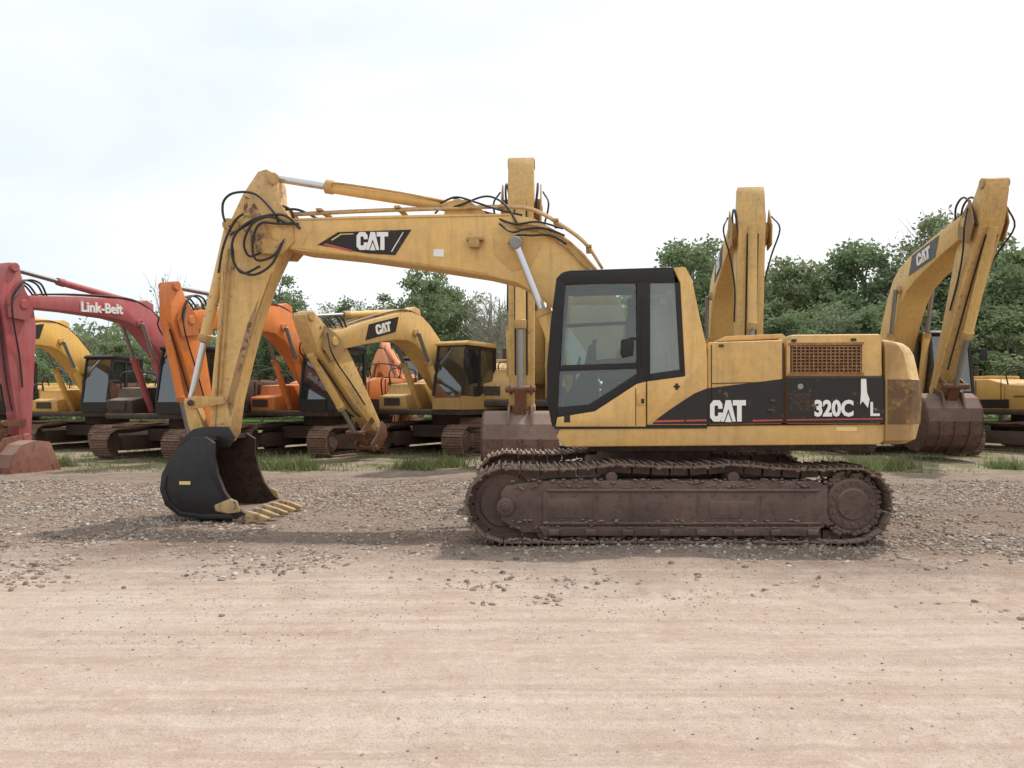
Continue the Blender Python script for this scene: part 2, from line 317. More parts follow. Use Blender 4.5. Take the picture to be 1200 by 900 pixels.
# ------------------------------------------------------------------ crawler track
def loop_path(xi, xs, Ri, Rs, sag=.04):
    P = []
    for t in np.linspace(0, 1, 40)[:-1]: P.append((xi + (xs - xi) * t, 0.0))
    for a in np.linspace(-math.pi / 2, math.pi / 2, 24)[:-1]: P.append((xs + Rs * math.cos(a), Rs + Rs * math.sin(a)))
    for t in np.linspace(0, 1, 40)[:-1]:
        P.append((xs + (xi - xs) * t, 2 * Rs + (2 * Ri - 2 * Rs) * t - sag * abs(math.sin(3 * math.pi * t)) + .045 * math.sin(math.pi * t)))
    for a in np.linspace(math.pi / 2, 3 * math.pi / 2, 24)[:-1]: P.append((xi + Ri * math.cos(a), Ri + Ri * math.sin(a)))
    return np.array(P + [P[0]])
def crawler(root, xi, xs, Ri, Rs, y0, y1, outer, M=None, detail=True, mshoe=None, mframe=None, n=49, z0=.035):
    mshoe = mshoe or TRK; mframe = mframe or TRK2
    P = loop_path(xi, xs, Ri, Rs); d = np.r_[0, np.cumsum(np.hypot(*(P[1:] - P[:-1]).T))]; L = d[-1]
    mb = MB(); pitch = L / n; w = y1 - y0; yc = (y0 + y1) / 2
    for i in range(n):
        s0 = i * pitch; s1 = (s0 + pitch) % L
        a = np.array([np.interp(s0, d, P[:, 0]), np.interp(s0, d, P[:, 1])]); b = np.array([np.interp(s1, d, P[:, 0]), np.interp(s1, d, P[:, 1])])
        c = (a + b) / 2; t = (b - a) / np.linalg.norm(b - a); nn = np.array([t[1], -t[0]])
        j = random.uniform(-.05, .05) if detail else 0
        t2 = np.array([t[0] * math.cos(j) - nn[0] * math.sin(j), t[1] * math.cos(j) - nn[1] * math.sin(j)]); n2 = np.array([t2[1], -t2[0]])
        K = basis((t2[0], 0, t2[1]), (0, 1, 0), (n2[0], 0, n2[1]), (c[0], yc, c[1] + z0))
        mb.box((0, random.uniform(-.006, .006), 0), (pitch * .95, w, .022), 0, .004 if detail else 0, K)
        for g, hh in ((-.42, .034), (-.05, .026), (.32, .026)):
            mb.box((g * pitch, 0, .011 + hh / 2), (.016, w * .985, hh), 0, 0, K)
        for yy in (-.085, .085): mb.box((0, yy, -.055), (pitch * .9, .03, .085), 1, 0, K)
        if detail:
            for _ in range(6):
                q = K @ Vector((random.uniform(-.08, .08), random.uniform(-w / 2, w / 2), random.choice((-.014, .016))))
                mb.lump(q, random.uniform(.008, .026), 0)
            for yy in (-w / 2 + .02, w / 2 - .02):
                mb.lump(K @ Vector((random.uniform(-.06, .06), yy, -.016)), random.uniform(.015, .035), 0)
    tr = mb.obj('crawler_track', [mshoe, mframe], root, M)
    mb = MB(); H = Ri * 2; sgn = -1 if outer < 0 else 1
    if detail:
        ff = y0 + w * .09; fb = y1 - w * .16; xa, xb = xi + Ri * .18, xs - Rs * .74
        prof = [(xa - .10, H * .34), (xa + .02, H * .24), (xa + .14, H * .17), (xb - .14, H * .17), (xb - .02, H * .24), (xb + .02, H * .36), (xb + .02, H * .76), (xb - .06, H * .86), (xa + .5, H * .87), (xa + .14, H * .83), (xa - .04, H * .80), (xa - .10, H * .70)]
    else:
        ff = y0 + w * .24; fb = y1 - w * .24; xa, xb = xi + Ri * .62, xs - Rs * .85
        prof = [(xa, H * .30), (xa + .12, H * .26), (xb - .08, H * .26), (xb, H * .34), (xb, H * .70), (xb - .15, H * .76), (xa + .2, H * .74), (xa, H * .62)]
    mb.prism(prof, ff, fb, 0, .015)
    fy = ff if outer < 0 else fb
    if detail:
        mb.prism([(xa + .35, H * .13), (xb - .1, H * .13), (xb - .06, H * .25), (xa + .3, H * .25)], fy - .025, fy + .025, 0, .01)
        mb.prism([(xa + .34, H * .28), (xb - .05, H * .28), (xb - .05, H * .72), (xa + .34, H * .72)], fy + (-.022 if sgn < 0 else -.01), fy + (.01 if sgn < 0 else .022), 0, .006)
        mb.box(((xa + xb) / 2 + .15, fy + sgn * .03, H * .745), (xb - xa - .45, .04, .03), 0, .01)
        mb.box(((xa + xb) / 2 + .15, fy + sgn * .025, H * .30), (xb - xa - .45, .03, .02), 0, .004)
        for k in range(8):
            mb.box((xa + .45 + k * (xb - xa - .6) / 7, fy + sgn * .035, H * .18), (.11, .03, .06), 0, .008)
        for k in range(12):
            mb.cyl((xa + .42 + k * .24, fy, H * .67), (xa + .42 + k * .24, fy + sgn * .034, H * .67), .014, 0, 8)
        for xx in (.9, 1.25, 1.95, 2.6): mb.box((xa + xx, fy + sgn * .018, H * .5), (.02, .02, .28), 0, 0)
        mb.box((xa + .62, fy + sgn * .02, H * .50), (.46, .02, .20), 0, .006); mb.box((xa + 2.3, fy + sgn * .02, H * .48), (.46, .016, .18), 0, .006)
        mb.cyl((xi + .02, fy, H * .52), (xi + .02, fy + sgn * .03, H * .52), .09, 0, 20); mb.cyl((xi + .02, fy, H * .52), (xi + .02, fy + sgn * .045, H * .52), .04, 0, 14)
        for _ in range(700):
            x = random.uniform(xa, xb); yy = fy + sgn * random.uniform(-.06, .04)
            z = random.choice((H * .865, H * .785, H * .325, H * .25, .06, .05)) + random.uniform(-.02, .02)
            mb.lump((x, yy, z), random.uniform(.008, .032), 0, .5)
    mb.box((xi + .12, (ff + fb) / 2 + sgn * .08, H * .48), (.34, .08, .17), 0, .02)
    mb.obj('track_frame', [mframe], tr, M)
    f2, b2 = y0 + w * .26, y1 - w * .26
    mb = MB(); yy0, yy1 = f2, b2
    mb.lathe((xi, yy0, Ri + z0), (xi, yy1, Ri + z0), [(0, Ri * .25), (0, Ri * .62), (.1, Ri * .66), (.12, Ri * .80), (.3, Ri * .80), (.32, Ri * .88), (.68, Ri * .88), (.7, Ri * .80), (.88, Ri * .80), (.9, Ri * .66), (1, Ri * .62), (1, Ri * .25)], 0, 32)
    mb.obj('idler_wheel', [mframe], tr, M)
    mb = MB(); teeth = 22; pts = []
    for k in range(teeth * 4):
        a = 2 * math.pi * k / (teeth * 4); r = Rs * (.90 if k % 4 in (0, 1) else .78); pts.append((xs + r * math.cos(a), Rs + z0 + r * math.sin(a)))
    mb.prism(pts, yc - .04, yc + .04, 0, 0)
    mb.lathe((xs, yc, Rs + z0), (xs, yc + sgn * w * .40, Rs + z0), [(0, Rs * .78), (.5, Rs * .78), (.52, Rs * .72), (.84, Rs * .70), (.9, Rs * .64), (.91, Rs * .44), (1, Rs * .40)], 0, 32)
    if detail:
        for k in range(16):
            a = 2 * math.pi * k / 16; x = xs + Rs * .55 * math.cos(a); z = Rs + z0 + Rs * .55 * math.sin(a)
            mb.cyl((x, yc + sgn * w * .35, z), (x, yc + sgn * w * .385, z), .017, 0, 8)
        for _ in range(190):
            a = random.uniform(0, 6.28); r = Rs * random.uniform(.68, .86); mb.lump((xs + r * math.cos(a), yc + sgn * w * .28, Rs + z0 + r * math.sin(a)), random.uniform(.01, .04), 0, 1)
    mb.obj('drive_sprocket', [mframe], tr, M)
    if detail:
        nr = 8
        for k in range(nr):
            mb = MB(); x = xa + .36 + k * (xb - xa - .54) / (nr - 1)
            mb.lathe((x, ff + .03, .14), (x, fb, .14), [(0, .05), (.02, .085), (.25, .085), (.27, .075), (.73, .075), (.75, .085), (.98, .085), (1, .05)], 0, 18)
            mb.obj('track_roller', [mframe], tr, M)
        for x in (xi + (xs - xi) * .31, xi + (xs - xi) * .66):
            mb = MB(); mb.lathe((x, ff + .02, H * .91), (x, fb, H * .91), [(0, .04), (.02, .06), (.98, .06), (1, .04)], 0, 18)
            mb.box((x, yc, H * .84), (.12, .1, .12), 0, .01)
            mb.obj('carrier_roller', [mframe], tr, M)
    return tr

def counterweight(mb, sg, xf, xb, half, rows, bow=.32, mi=0, n=21, power=2.4):
    rings = []
    for z, off, sh in rows:
        ring = [(xf, -(half - sh), z)]
        for k in range(n):
            y = -1 + 2 * k / (n - 1); x = xb - sg * (off + bow * abs(y) ** power)
            ring.append((x, y * (half - sh), z))
        ring.append((xf, half - sh, z)); rings.append(ring)
    m = n + 2; vs = [p for r in rings for p in r]; fs = []
    for j in range(len(rows) - 1):
        for k in range(m): fs.append((j * m + k, j * m + (k + 1) % m, (j + 1) * m + (k + 1) % m, (j + 1) * m + k))
    fs.append(tuple(range(m))[::-1]); fs.append(tuple((len(rows) - 1) * m + k for k in range(m)))
    bm = bmesh.new(); bv = [bm.verts.new(v) for v in vs]
    for f in fs: bm.faces.new([bv[i] for i in f])
    mb.addbm(bm, mi)

# ================================================================== MAIN EXCAVATOR
TH = R(6.0); cT, sT = math.cos(TH), math.sin(TH); CX, CY = 1.72, 9.6
MU = basis((cT, -sT, 0), (sT, cT, 0), (0, 0, 1), (CX, CY, 0))
def T(px, py, w):
    k = (px - 600) / F
    u = (k * (CY + w * cT) - CX - w * sT) / (cT + k * sT)
    Yd = CY - u * sT + w * cT
    return (u, CH - (py - HY) / F * Yd)
def TP(l, w): return [T(a, b, w) for a, b in l]
def T3(px, py, w):
    a = T(px, py, w); return Vector((a[0], w, a[1]))
root = empty('excavator', (CX, CY, 0), 'faded yellow crawler excavator with black cab on rusty tracks', 'excavator')
INV = Matrix.Translation((-CX, -CY, 0)); MUL = INV @ MU
def fin(mb, name, mats, parent=None, label=None): return mb.obj(name, mats, parent or root, MUL, label)
def one(name, mats, parent, fn, label=None):
    mb = MB(); fn(mb); return fin(mb, name, mats, parent, label)
sc1 = F / 8.1
for y0, y1, outer in ((8.1, 8.7, -1), (10.5, 11.1, 1)):
    crawler(root, (590 - 600) / sc1, (1003 - 600) / sc1, .385, .385, y0, y1, outer, INV)
mb = MB()
mb.box((1.72, 9.6, .62), (1.5, 1.9, .34), 0, .04); mb.cyl((1.72, 9.6, .78), (1.72, 9.6, 1.06), .68, 0, 40)
for dx in (-.75, .75): mb.box((1.72 + dx, 9.6, .5), (.4, 2.0, .28), 0, .04)
mb.obj('undercarriage_frame', [TRK2], root, INV)

WN = -1.35
mb = MB()
mb.prism(TP([(656, 501), (1040, 497), (1042, 515), (1030, 521), (662, 524), (652, 513)], WN), WN + .02, 1.33, 0, .018)
mb.prism(TP([(690, 516), (1020, 514), (1020, 528), (690, 529)], -1.1), -1.1, 1.1, 1, .01)
fin(mb, 'revolving_deck', [YEL, DKG])
mb = MB()
mb.prism(TP([(829, 401), (919, 398), (919, 497), (829, 498)], WN), WN, 1.33, 0, .03)
mb.prism(TP([(921, 398), (926, 392), (1034, 391), (1036, 497), (921, 497)], WN), WN - .002, 1.33, 0, .035)
mb.prism(TP([(760, 445), (829, 440), (829, 498), (760, 498)], WN), WN + .03, -.3, 0, .0)
mb.prism(TP([(840, 400), (918, 397), (918, 391), (850, 394)], -.8), -.8, .9, 0, .01)
housing = fin(mb, 'engine_housing', [YEL], label='yellow side panels faded and rust spotted')
for q, w in (([(833, 404), (834.2, 404), (834.2, 496), (833, 496)], .004), ([(917, 402), (918.6, 402), (918.6, 496), (917, 496)], .004), ([(922, 440.4), (1034, 440.4), (1034, 441.6), (922, 441.6)], .005), ([(834.5, 449), (916.5, 447), (916.5, 448), (834.5, 450)], .0045)):
    one('panel_seam', [SEAM], housing, lambda mb: mb.prism(TP(q, WN), WN - w, WN + .01, 0))
mb = MB()
mb.prism(TP([(926, 404), (1010, 403), (1010, 438), (926, 438)], WN), WN - .006, WN + .02, 0, 0)
for k in range(17):
    x = 927.5 + k * 5.0; mb.prism(TP([(x, 406), (x + 1.3, 406), (x + 1.3, 436), (x, 436)], WN), WN - .016, WN - .004, 1)
for k in range(9):
    y = 405.5 + k * 3.8; mb.prism(TP([(927, y), (1009, y), (1009, y + 1.1), (927, y + 1.1)], WN), WN - .020, WN - .004, 1)
mb.prism(TP([(924, 402), (1012, 401), (1012, 404), (924, 405)], WN), WN - .014, WN, 1)
mb.prism(TP([(924, 437), (1012, 437), (1012, 439.6), (924, 439.6)], WN), WN - .014, WN, 1)
fin(mb, 'cooling_grille', [SEAM, TANR], housing)
DW = WN - .004; DP = WN - .015
one('black_side_decal', [BLKD], housing, lambda mb: mb.prism(TP([(829, 455), (918, 444), (918, 496), (829, 497)], DW), DW, WN + .01, 0))
one('black_side_decal', [BLKD], housing, lambda mb: mb.prism(TP([(921, 442), (1035, 442), (1036, 496), (921, 496)], DW), DW - .003, WN + .01, 0))
one('black_side_decal', [BLKD], housing, lambda mb: mb.prism(TP([(764, 497), (770, 491), (785, 480), (800, 470), (814, 461), (829, 455), (829, 497)], DP), DP, WN - .006, 0))
mb = MB(); mb.prism(TP([(926, 461), (949, 461), (949, 481), (926, 481)], DW), DW - .005, DW, 0)
for k in range(8):
    mb.prism(TP([(927, 462.5 + k * 2.2), (948, 462.5 + k * 2.2), (948, 463.5 + k * 2.2), (927, 463.5 + k * 2.2)], DW), DW - .010, DW, 0)
fin(mb, 'lower_grille', [DKG], housing)
for q, w in (([(768, 492.5), (802, 492), (802, 494), (767, 495)], DP - .004), ([(804, 492), (828, 491.5), (828, 493.5), (804, 494)], DP - .004), ([(882, 492), (917, 491.5), (917, 493), (882, 494)], DW - .004), ([(922, 491.5), (1034, 490), (1034, 491.5), (922, 493)], DW - .008)):
    one('red_pinstripe', [REDV], housing, lambda mb: mb.prism(TP(q, w), w, w + .006, 0))
def placed(px0, py0, hpx, wpx, w, natw, nath=1.0):
    a = T3(px0, py0, w); b = T3(px0 + wpx, py0, w); c = T3(px0, py0 - hpx, w)
    xx = (b - a) / natw; zz = Vector((0, 0, (c - a).z / nath))
    return basis(xx, (0, 1, 0), zz, a)
mb = MB(); catlogo(mb, placed(832, 494, 25, 42, DW - .004, 2.64)); fin(mb, 'side_logo', [WHT, WHT], housing)
mb = MB(); textgeo(mb, '320C', placed(954, 487, 18, 50, DW - .012, 3.35), 0, .06, .004); fin(mb, 'model_lettering', [WHT], housing)
one('model_lettering', [WHT], housing, lambda mb: mb.prism(TP([(1020, 471), (1023, 471), (1023, 484.5), (1031, 484.5), (1031, 487.5), (1020, 487.5)], DW - .006), DW - .008, DW - .002, 0))
one('white_tag', [WHT], housing, lambda mb: mb.prism(TP([(1009, 444), (1015, 444), (1016, 460), (1019, 468), (1017, 478), (1011, 470), (1008, 474), (1009, 460)], DW - .010), DW - .012, DW - .006, 0))
for x, y in ((845, 405), (905, 470), (1000, 398), (930, 399), (902, 481), (1024, 478)):
    one('panel_latch', [DKG], housing, lambda mb: mb.box((T(x, y, WN)[0], WN - .01, T(x, y, WN)[1]), (.05, .02, .03), 0, .004)) if x != 1024 else None
one('door_lock', [GREYM], housing, lambda mb: mb.cyl(T3(938, 453, WN), T3(938, 453, WN - .014), .03, 0, 14))
one('warning_label', [YVN], housing, lambda mb: mb.prism(TP([(980, 500), (1004, 500), (1004, 505), (980, 505)], WN + .02), WN + .016, WN + .022, 0))
uF = T(1037, 450, WN)[0]; uB = T(1069, 470, WN)[0]
mb = MB(); Z = lambda y: T(1040, y, WN)[1]
counterweight(mb, 1, uF, uB + .36, 1.37, [(Z(521), .12, .08), (Z(516), .05, .015), (Z(495), .01, 0), (Z(470), -.005, 0), (Z(446), .0, 0), (Z(443), .02, .006), (Z(430), .04, .006), (Z(414), .07, .012), (Z(405), .11, .03), (Z(400), .16, .06), (Z(397), .24, .13)], bow=.38, power=3.2)
fin(mb, 'counterweight', [YELB], label='rust stained yellow counterweight')
mb = MB(); counterweight(mb, 1, uF + .02, uB + .364, 1.374, [(Z(497), .01, 0), (Z(470), -.005, 0), (Z(445), .0, 0)], bow=.38, power=3.2)
fin(mb, 'worn_black_band', [rusty('worn_black_band', (0.24, 0.14, 0.06), (0.06, 0.038, 0.03), (0.32, 0.19, 0.08), 3)])

# ---- cab
mb = MB()
WF = -.40
blackpieces = [
 [(652, 326), (663, 333), (659, 380), (656, 428), (654, 478), (651, 500), (647, 500), (641, 470), (641, 430), (645, 380)],
 [(652, 326), (658, 320), (789, 316), (791, 331), (663, 333)],
 [(656, 428), (746, 425), (746, 432), (656, 435)],
 [(746, 331), (762, 331), (762, 447), (757, 450), (757, 499), (746, 499)],
 [(654, 477), (690, 474), (746, 438), (746, 451), (697, 483), (653, 490)],
 [(791, 331), (797, 331), (803, 436), (797, 436)],
 [(762, 438), (797, 433), (803, 436), (803, 442), (762, 447)]]
for pts in blackpieces:
    q = TP(pts, WN); mb.prism(q, WN, WN + .05, 0, .004); mb.prism(q, WF - .05, WF, 0, .0)
q = TP([(654, 326), (659, 318), (668, 316), (789, 312), (800, 315), (797, 324), (662, 329)], WN); mb.prism(q, WN + .03, WF - .02, 0, .02)
q = TP([(648, 494), (829, 494), (829, 502), (650, 503)], WN); mb.prism(q, WN + .01, WF, 0, 0)
cab = fin(mb, 'operator_cab', [BLK], label='black framed cab with yellow lower door')
mb = MB(); mb.prism(TP([(651, 500), (653, 489), (697, 482), (746, 450), (757, 447), (757, 500)], WN), WN - .014, WN + .03, 0, .008)
door = fin(mb, 'cab_door', [YEL], cab)
one('door_gap', [SEAM], cab, lambda mb: mb.prism(TP([(744.5, 455), (745.5, 455), (745.5, 499), (744.5, 499)], WN - .015), WN - .0155, WN, 0))
one('door_gap', [SEAM], cab, lambda mb: mb.prism(TP([(757, 450), (758, 450), (758, 499), (757, 499)], WN - .013), WN - .0145, WN, 0))
mb = MB(); q = TP([(758, 447), (803, 441), (797, 331), (789, 314), (803, 313), (811, 328), (819, 368), (827, 402), (829, 420), (829, 498), (758, 498)], WN)
mb.prism(q, WN - .012, WN + .08, 0, .012); mb.prism(q, WF - .08, WF, 0, .012)
mb.prism(TP([(799, 316), (806, 318), (823, 385), (829, 425), (829, 498), (815, 498), (815, 400)], WN), WN + .06, WF - .06, 0, .0)
fin(mb, 'cab_rear_pillar', [YEL], cab)
dw = [(662, 334), (745, 331), (746, 426), (657, 429)]; rw = [(762, 331), (791, 331), (798, 434), (762, 439)]
one('door_window', [GLS], cab, lambda mb: mb.prism(TP(dw, WN), WN + .02, WN + .026, 0))
one('door_window', [GLS], cab, lambda mb: mb.prism(TP(dw, WN), WF - .03, WF - .025, 0))
one('lower_door_window', [GLS], cab, lambda mb: mb.prism(TP([(655, 434), (746, 431), (746, 440), (690, 475), (654, 478)], WN), WN + .02, WN + .026, 0))
one('rear_side_window', [GLSH], cab, lambda mb: mb.prism(TP(rw, WN), WN + .02, WN + .026, 0))
one('rear_side_window', [GLSH], cab, lambda mb: mb.prism(TP(rw, WN), WF - .03, WF - .025, 0))
mb = MB(); mb.prism(TP([(655, 330), (657, 331), (645, 440), (647, 495), (645, 495), (643, 440)], WN), WN + .05, WF - .05, 0); fin(mb, 'windscreen', [GLS], cab)
mb = MB()
mb.prism(TP([(735, 366), (746, 362), (757, 372), (752, 436), (744, 447), (704, 447), (700, 436), (732, 428)], -.85), -1.08, -.62, 0, .03)
mb.prism(TP([(706, 447), (744, 447), (750, 492), (700, 492)], -.85), -1.05, -.65, 0, .02)
mb.prism(TP([(734, 352), (746, 350), (750, 364), (738, 367)], -.85), -.98, -.72, 0, .02)
mb.prism(TP([(690, 422), (735, 418), (738, 434), (688, 438)], WN + .1), -1.22, -1.12, 0, .02)
fin(mb, 'operator_seat', [INT], cab)
one('side_console', [INT], cab, lambda mb: mb.prism(TP([(660, 470), (684, 432), (690, 405), (698, 405), (702, 470), (690, 495), (660, 495)], -.5), -.62, -.47, 0, .02))
one('window_bar', [INT], cab, lambda mb: mb.prism(TP([(664, 380), (742, 376), (742, 380), (664, 384)], -.42), -.44, -.41, 0))
one('sun_visor', [INT], cab, lambda mb: mb.prism(TP([(668, 334), (740, 331), (738, 345), (672, 349)], -.5), -.60, -.58, 0))
mb = MB(); mb.tube([T3(694, 432, -1.17), T3(692, 415, -1.17), T3(696, 402, -1.16)], .014, 0); mb.cyl(T3(695, 407, -1.165), T3(697, 398, -1.165), .022, 0, 10); fin(mb, 'control_lever', [INT], cab)
one('control_lever', [INT], cab, lambda mb: mb.tube([T3(668, 490, -.8), T3(672, 450, -.8), T3(680, 418, -.8)], .013, 0))
mb = MB(); mb.prism(TP([(728, 398), (741, 396), (743, 400), (742, 416), (730, 419), (727, 414)], WN - .05), WN - .06, WN - .03, 0, .006); mb.tube([T3(734, 400, WN - .03), T3(740, 396, WN - .01), T3(748, 398, WN + .01)], .01, 0); fin(mb, 'mirror', [BLK], cab)
one('grab_bar', [BLK], cab, lambda mb: mb.tube([T3(753, 352, WN - .0), T3(753, 354, WN - .045), T3(753, 424, WN - .045), T3(753, 426, WN)], .010, 0, sub=3))
one('door_handle', [YEL], cab, lambda mb: mb.box((T(751, 468, WN)[0], WN - .018, T(751, 468, WN)[1]), (.09, .02, .13), 0, .006))
one('door_lock', [BLK], cab, lambda mb: mb.box((T(753, 470, WN)[0], WN - .03, T(753, 470, WN)[1]), (.03, .01, .05), 0, .004))
one('small_plate', [BLK], cab, lambda mb: mb.prism(TP([(661, 486), (668, 485), (668, 495), (661, 495)], WN - .016), WN - .018, WN - .01, 0))
mb = MB()
for x, y in ((791, 453), (795, 453), (793, 450.5), (793, 455.5), (793, 453)): mb.prism(TP([(x - 1.6, y - 1.2), (x + 1.6, y - 1.2), (x + 1.6, y + 1.2), (x - 1.6, y + 1.2)], WN - .014), WN - .018 - .0002 * (x + y - 1240), WN - .01, 0)
fin(mb, 'vent_mark', [BLK], cab)

# ---- boom
WB0, WB1 = -.20, .26
boompts = [(322, 262), (334, 256), (420, 253), (520, 251), (598, 250), (626, 256), (655, 272), (682, 294), (706, 322), (740, 375), (765, 440), (760, 470), (735, 470), (700, 432), (672, 392), (655, 366), (634, 347), (606, 331), (572, 323), (500, 312), (420, 301), (352, 294), (330, 289), (320, 280)]
mb = MB(); mb.prism(TP(boompts, WB0), WB0, WB1, 0, .012, ang=35)
mb.cyl(T3(604, 284, WB0 - .07), T3(604, 284, WB1 + .12), .095, 0, 24)
mb.cyl(T3(326, 274, WB0 - .06), T3(326, 274, WB1 + .06), .085, 0, 24)
mb.prism(TP([(520, 252), (527, 236), (548, 234), (572, 251)], -.1), -.12, -.08, 0, .006)
mb.prism(TP([(520, 252), (527, 236), (548, 234), (572, 251)], -.1), .12, .16, 0, .006)
mb.prism(TP([(330, 262), (352, 260), (360, 276), (352, 292), (330, 288)], WB0 - .006), WB0 - .008, WB0 + .01, 0, .003)
mb.prism(TP([(576, 268), (600, 262), (628, 268), (634, 290), (622, 312), (600, 318), (580, 300)], WB0 - .006), WB0 - .008, WB0 + .01, 0, .003)
for q in ([(340, 257.5), (597, 252), (597, 253), (340, 258.5)], [(352, 292), (500, 310.5), (572, 321.5), (572, 320.5), (500, 309.5), (352, 291)]):
    mb.prism(TP(q, WB0), WB0 - .006, WB0 + .01, 0)
boom = fin(mb, 'boom', [YEL], label='long faded yellow boom with black decal')
mb = MB()
mb.prism(TP([(372, 287), (396, 272), (482, 269), (463, 299), (430, 297)], WB0 - .005), WB0 - .005, WB0 + .01, 0)
fin(mb, 'black_boom_decal', [BLKD], boom)
mb = MB(); Mx = placed(418, 293, 21, 37, WB0 - .007, 2.64); catlogo(mb, Mx); fin(mb, 'boom_logo', [WHT, WHT], boom)
one('red_stripe', [REDV], boom, lambda mb: mb.prism(TP([(378, 287), (382, 285), (413, 293), (412, 295)], WB0 - .008), WB0 - .008, WB0 - .003, 0))
one('pale_stripe', [WHT], boom, lambda mb: mb.prism(TP([(458, 295), (472, 272), (473, 272), (459.5, 295)], WB0 - .008), WB0 - .008, WB0 - .003, 0))
one('pale_stripe', [YVN], boom, lambda mb: mb.prism(TP([(388, 281), (399, 274), (414, 273.5), (414, 274.5), (400, 275), (389, 282)], WB0 - .008), WB0 - .008, WB0 - .003, 0))
one('sticker', [WHT], boom, lambda mb: mb.prism(TP([(508, 292), (520, 292), (520, 301), (508, 300)], WB0 - .004), WB0 - .004, WB0, 0))
mb = MB(); p = T3(556, 286, WB0 - .09); mb.box(p, (.13, .12, .1), 0, .02); mb.prism(TP([(546, 278), (566, 278), (566, 281), (546, 281)], WB0 - .1), WB0 - .12, WB0 + .01, 1); fin(mb, 'work_lamp', [YELB, YEL], boom)
mb = MB()
for dz, w in ((-4, -.15), (-5.5, -.08), (-5.5, .12), (-4, .2)):
    mb.tube([T3(345, 256 + dz, w), T3(430, 252 + dz, w), T3(520, 249 + dz, w), T3(597, 247 + dz, w), T3(628, 252 + dz, w), T3(657, 268 + dz, w), T3(686, 290 + dz, w), T3(706, 315, w)], .019, 0, sub=5)
for x, y in ((380, 252), (470, 249), (590, 248), (652, 264), (690, 294)):
    mb.box(T3(x, y - 2, .03), (.07, .44, .03), 0, .004)
mb.tube([T3(600, 262, WB0 - .03), T3(635, 266, WB0 - .03), T3(668, 284, WB0 - .03), T3(700, 318, WB0 - .03)], .016, 0)
mb.tube([T3(604, 266, WB0 - .03), T3(634, 271, WB0 - .03), T3(664, 290, WB0 - .03), T3(692, 318, WB0 - .03)], .016, 0)
fin(mb, 'hydraulic_pipe', [YELB], boom)
H3 = lambda l: [T3(*p) for p in l]
for l in (
 [(327, 262, -.22), (322, 250, -.28), (300, 228, -.32), (275, 226, -.3), (262, 236, -.25), (262, 255, -.22), (270, 266, -.2)],
 [(352, 268, -.22), (332, 252, -.3), (300, 256, -.34), (276, 274, -.33), (272, 300, -.3), (284, 320, -.26), (305, 312, -.2)],
 [(350, 262, -.22), (325, 262, -.34), (305, 262, -.36), (296, 282, -.34), (300, 304, -.3), (320, 300, -.26), (334, 280, -.22)],
 [(345, 258, -.1), (338, 244, -.16), (315, 240, -.2), (296, 246, -.22), (276, 258, -.2), (262, 288, -.2), (256, 320, -.18)],
 [(330, 285, -.26), (318, 310, -.3), (296, 322, -.32), (276, 312, -.3), (272, 288, -.26)],
 [(338, 262, -.26), (316, 254, -.34), (296, 262, -.35), (286, 284, -.33), (292, 300, -.28), (306, 296, -.24)],
 [(372, 256, .0), (350, 246, -.1), (332, 246, -.15), (310, 250, -.2), (292, 262, -.24), (270, 275, -.22)],
 [(516, 238, -.1), (535, 231, -.16), (560, 238, -.18), (585, 246, -.18), (612, 252, -.2)],
 [(520, 246, -.05), (540, 240, -.14), (570, 230, -.16), (592, 240, -.18), (606, 262, -.24)],
 [(585, 262, -.26), (600, 272, -.3), (618, 268, -.28), (640, 268, -.26), (662, 276, -.24)],
 [(596, 286, -.3), (606, 276, -.34), (622, 276, -.3), (645, 276, -.26), (664, 286, -.24)],
 [(510, 250, -.1), (530, 232, .05), (560, 246, .1), (600, 256, -.1)],
 [(568, 248, -.1), (600, 262, -.25), (630, 260, -.25), (660, 268, -.22)]):
    mb = MB(); mb.tube(H3(l), .016 if l[0][0] < 400 else .013, 0); fin(mb, 'hydraulic_hose', [RUB], boom)
def ram(parent, A, B, rb, rr, split, name, matb=YEL):
    A = Vector(A); B = Vector(B); C = A.lerp(B, split)
    mb = MB(); mb.lathe(A, C, [(0, rb * .9), (.01, rb), (.93, rb), (.935, rb * 1.18), (.99, rb * 1.18), (1, rb * .6)], 0, 22); mb.cyl(A - Vector((0, rb * 1.1, 0)), A + Vector((0, rb * 1.1, 0)), rb * 1.15, 0, 18)
    o = fin(mb, name, [matb], parent)
    mb = MB(); mb.cyl(C, B, rr, 0, 18); fin(mb, 'piston_rod', [CHR], o)
    return o
ram(root, T3(536, 243, .02), T3(322, 209, .02), .075, .045, .72, 'stick_cylinder')
mb = MB(); mb.tube([T3(520, 236, -.06), T3(470, 226, -.08), T3(396, 215, -.08), T3(390, 219, -.04)], .014, 0, sub=4); fin(mb, 'cylinder_pipe', [YELB], boom)
for w in (-.34, .42): ram(root, T3(682, 480, w), T3(604, 284, w), .085, .046, .60, 'boom_cylinder')
mb = MB(); mb.cyl(T3(604, 284, -.42), T3(604, 284, -.26), .075, 0, 22); fin(mb, 'pivot_pin', [GREYM], boom)

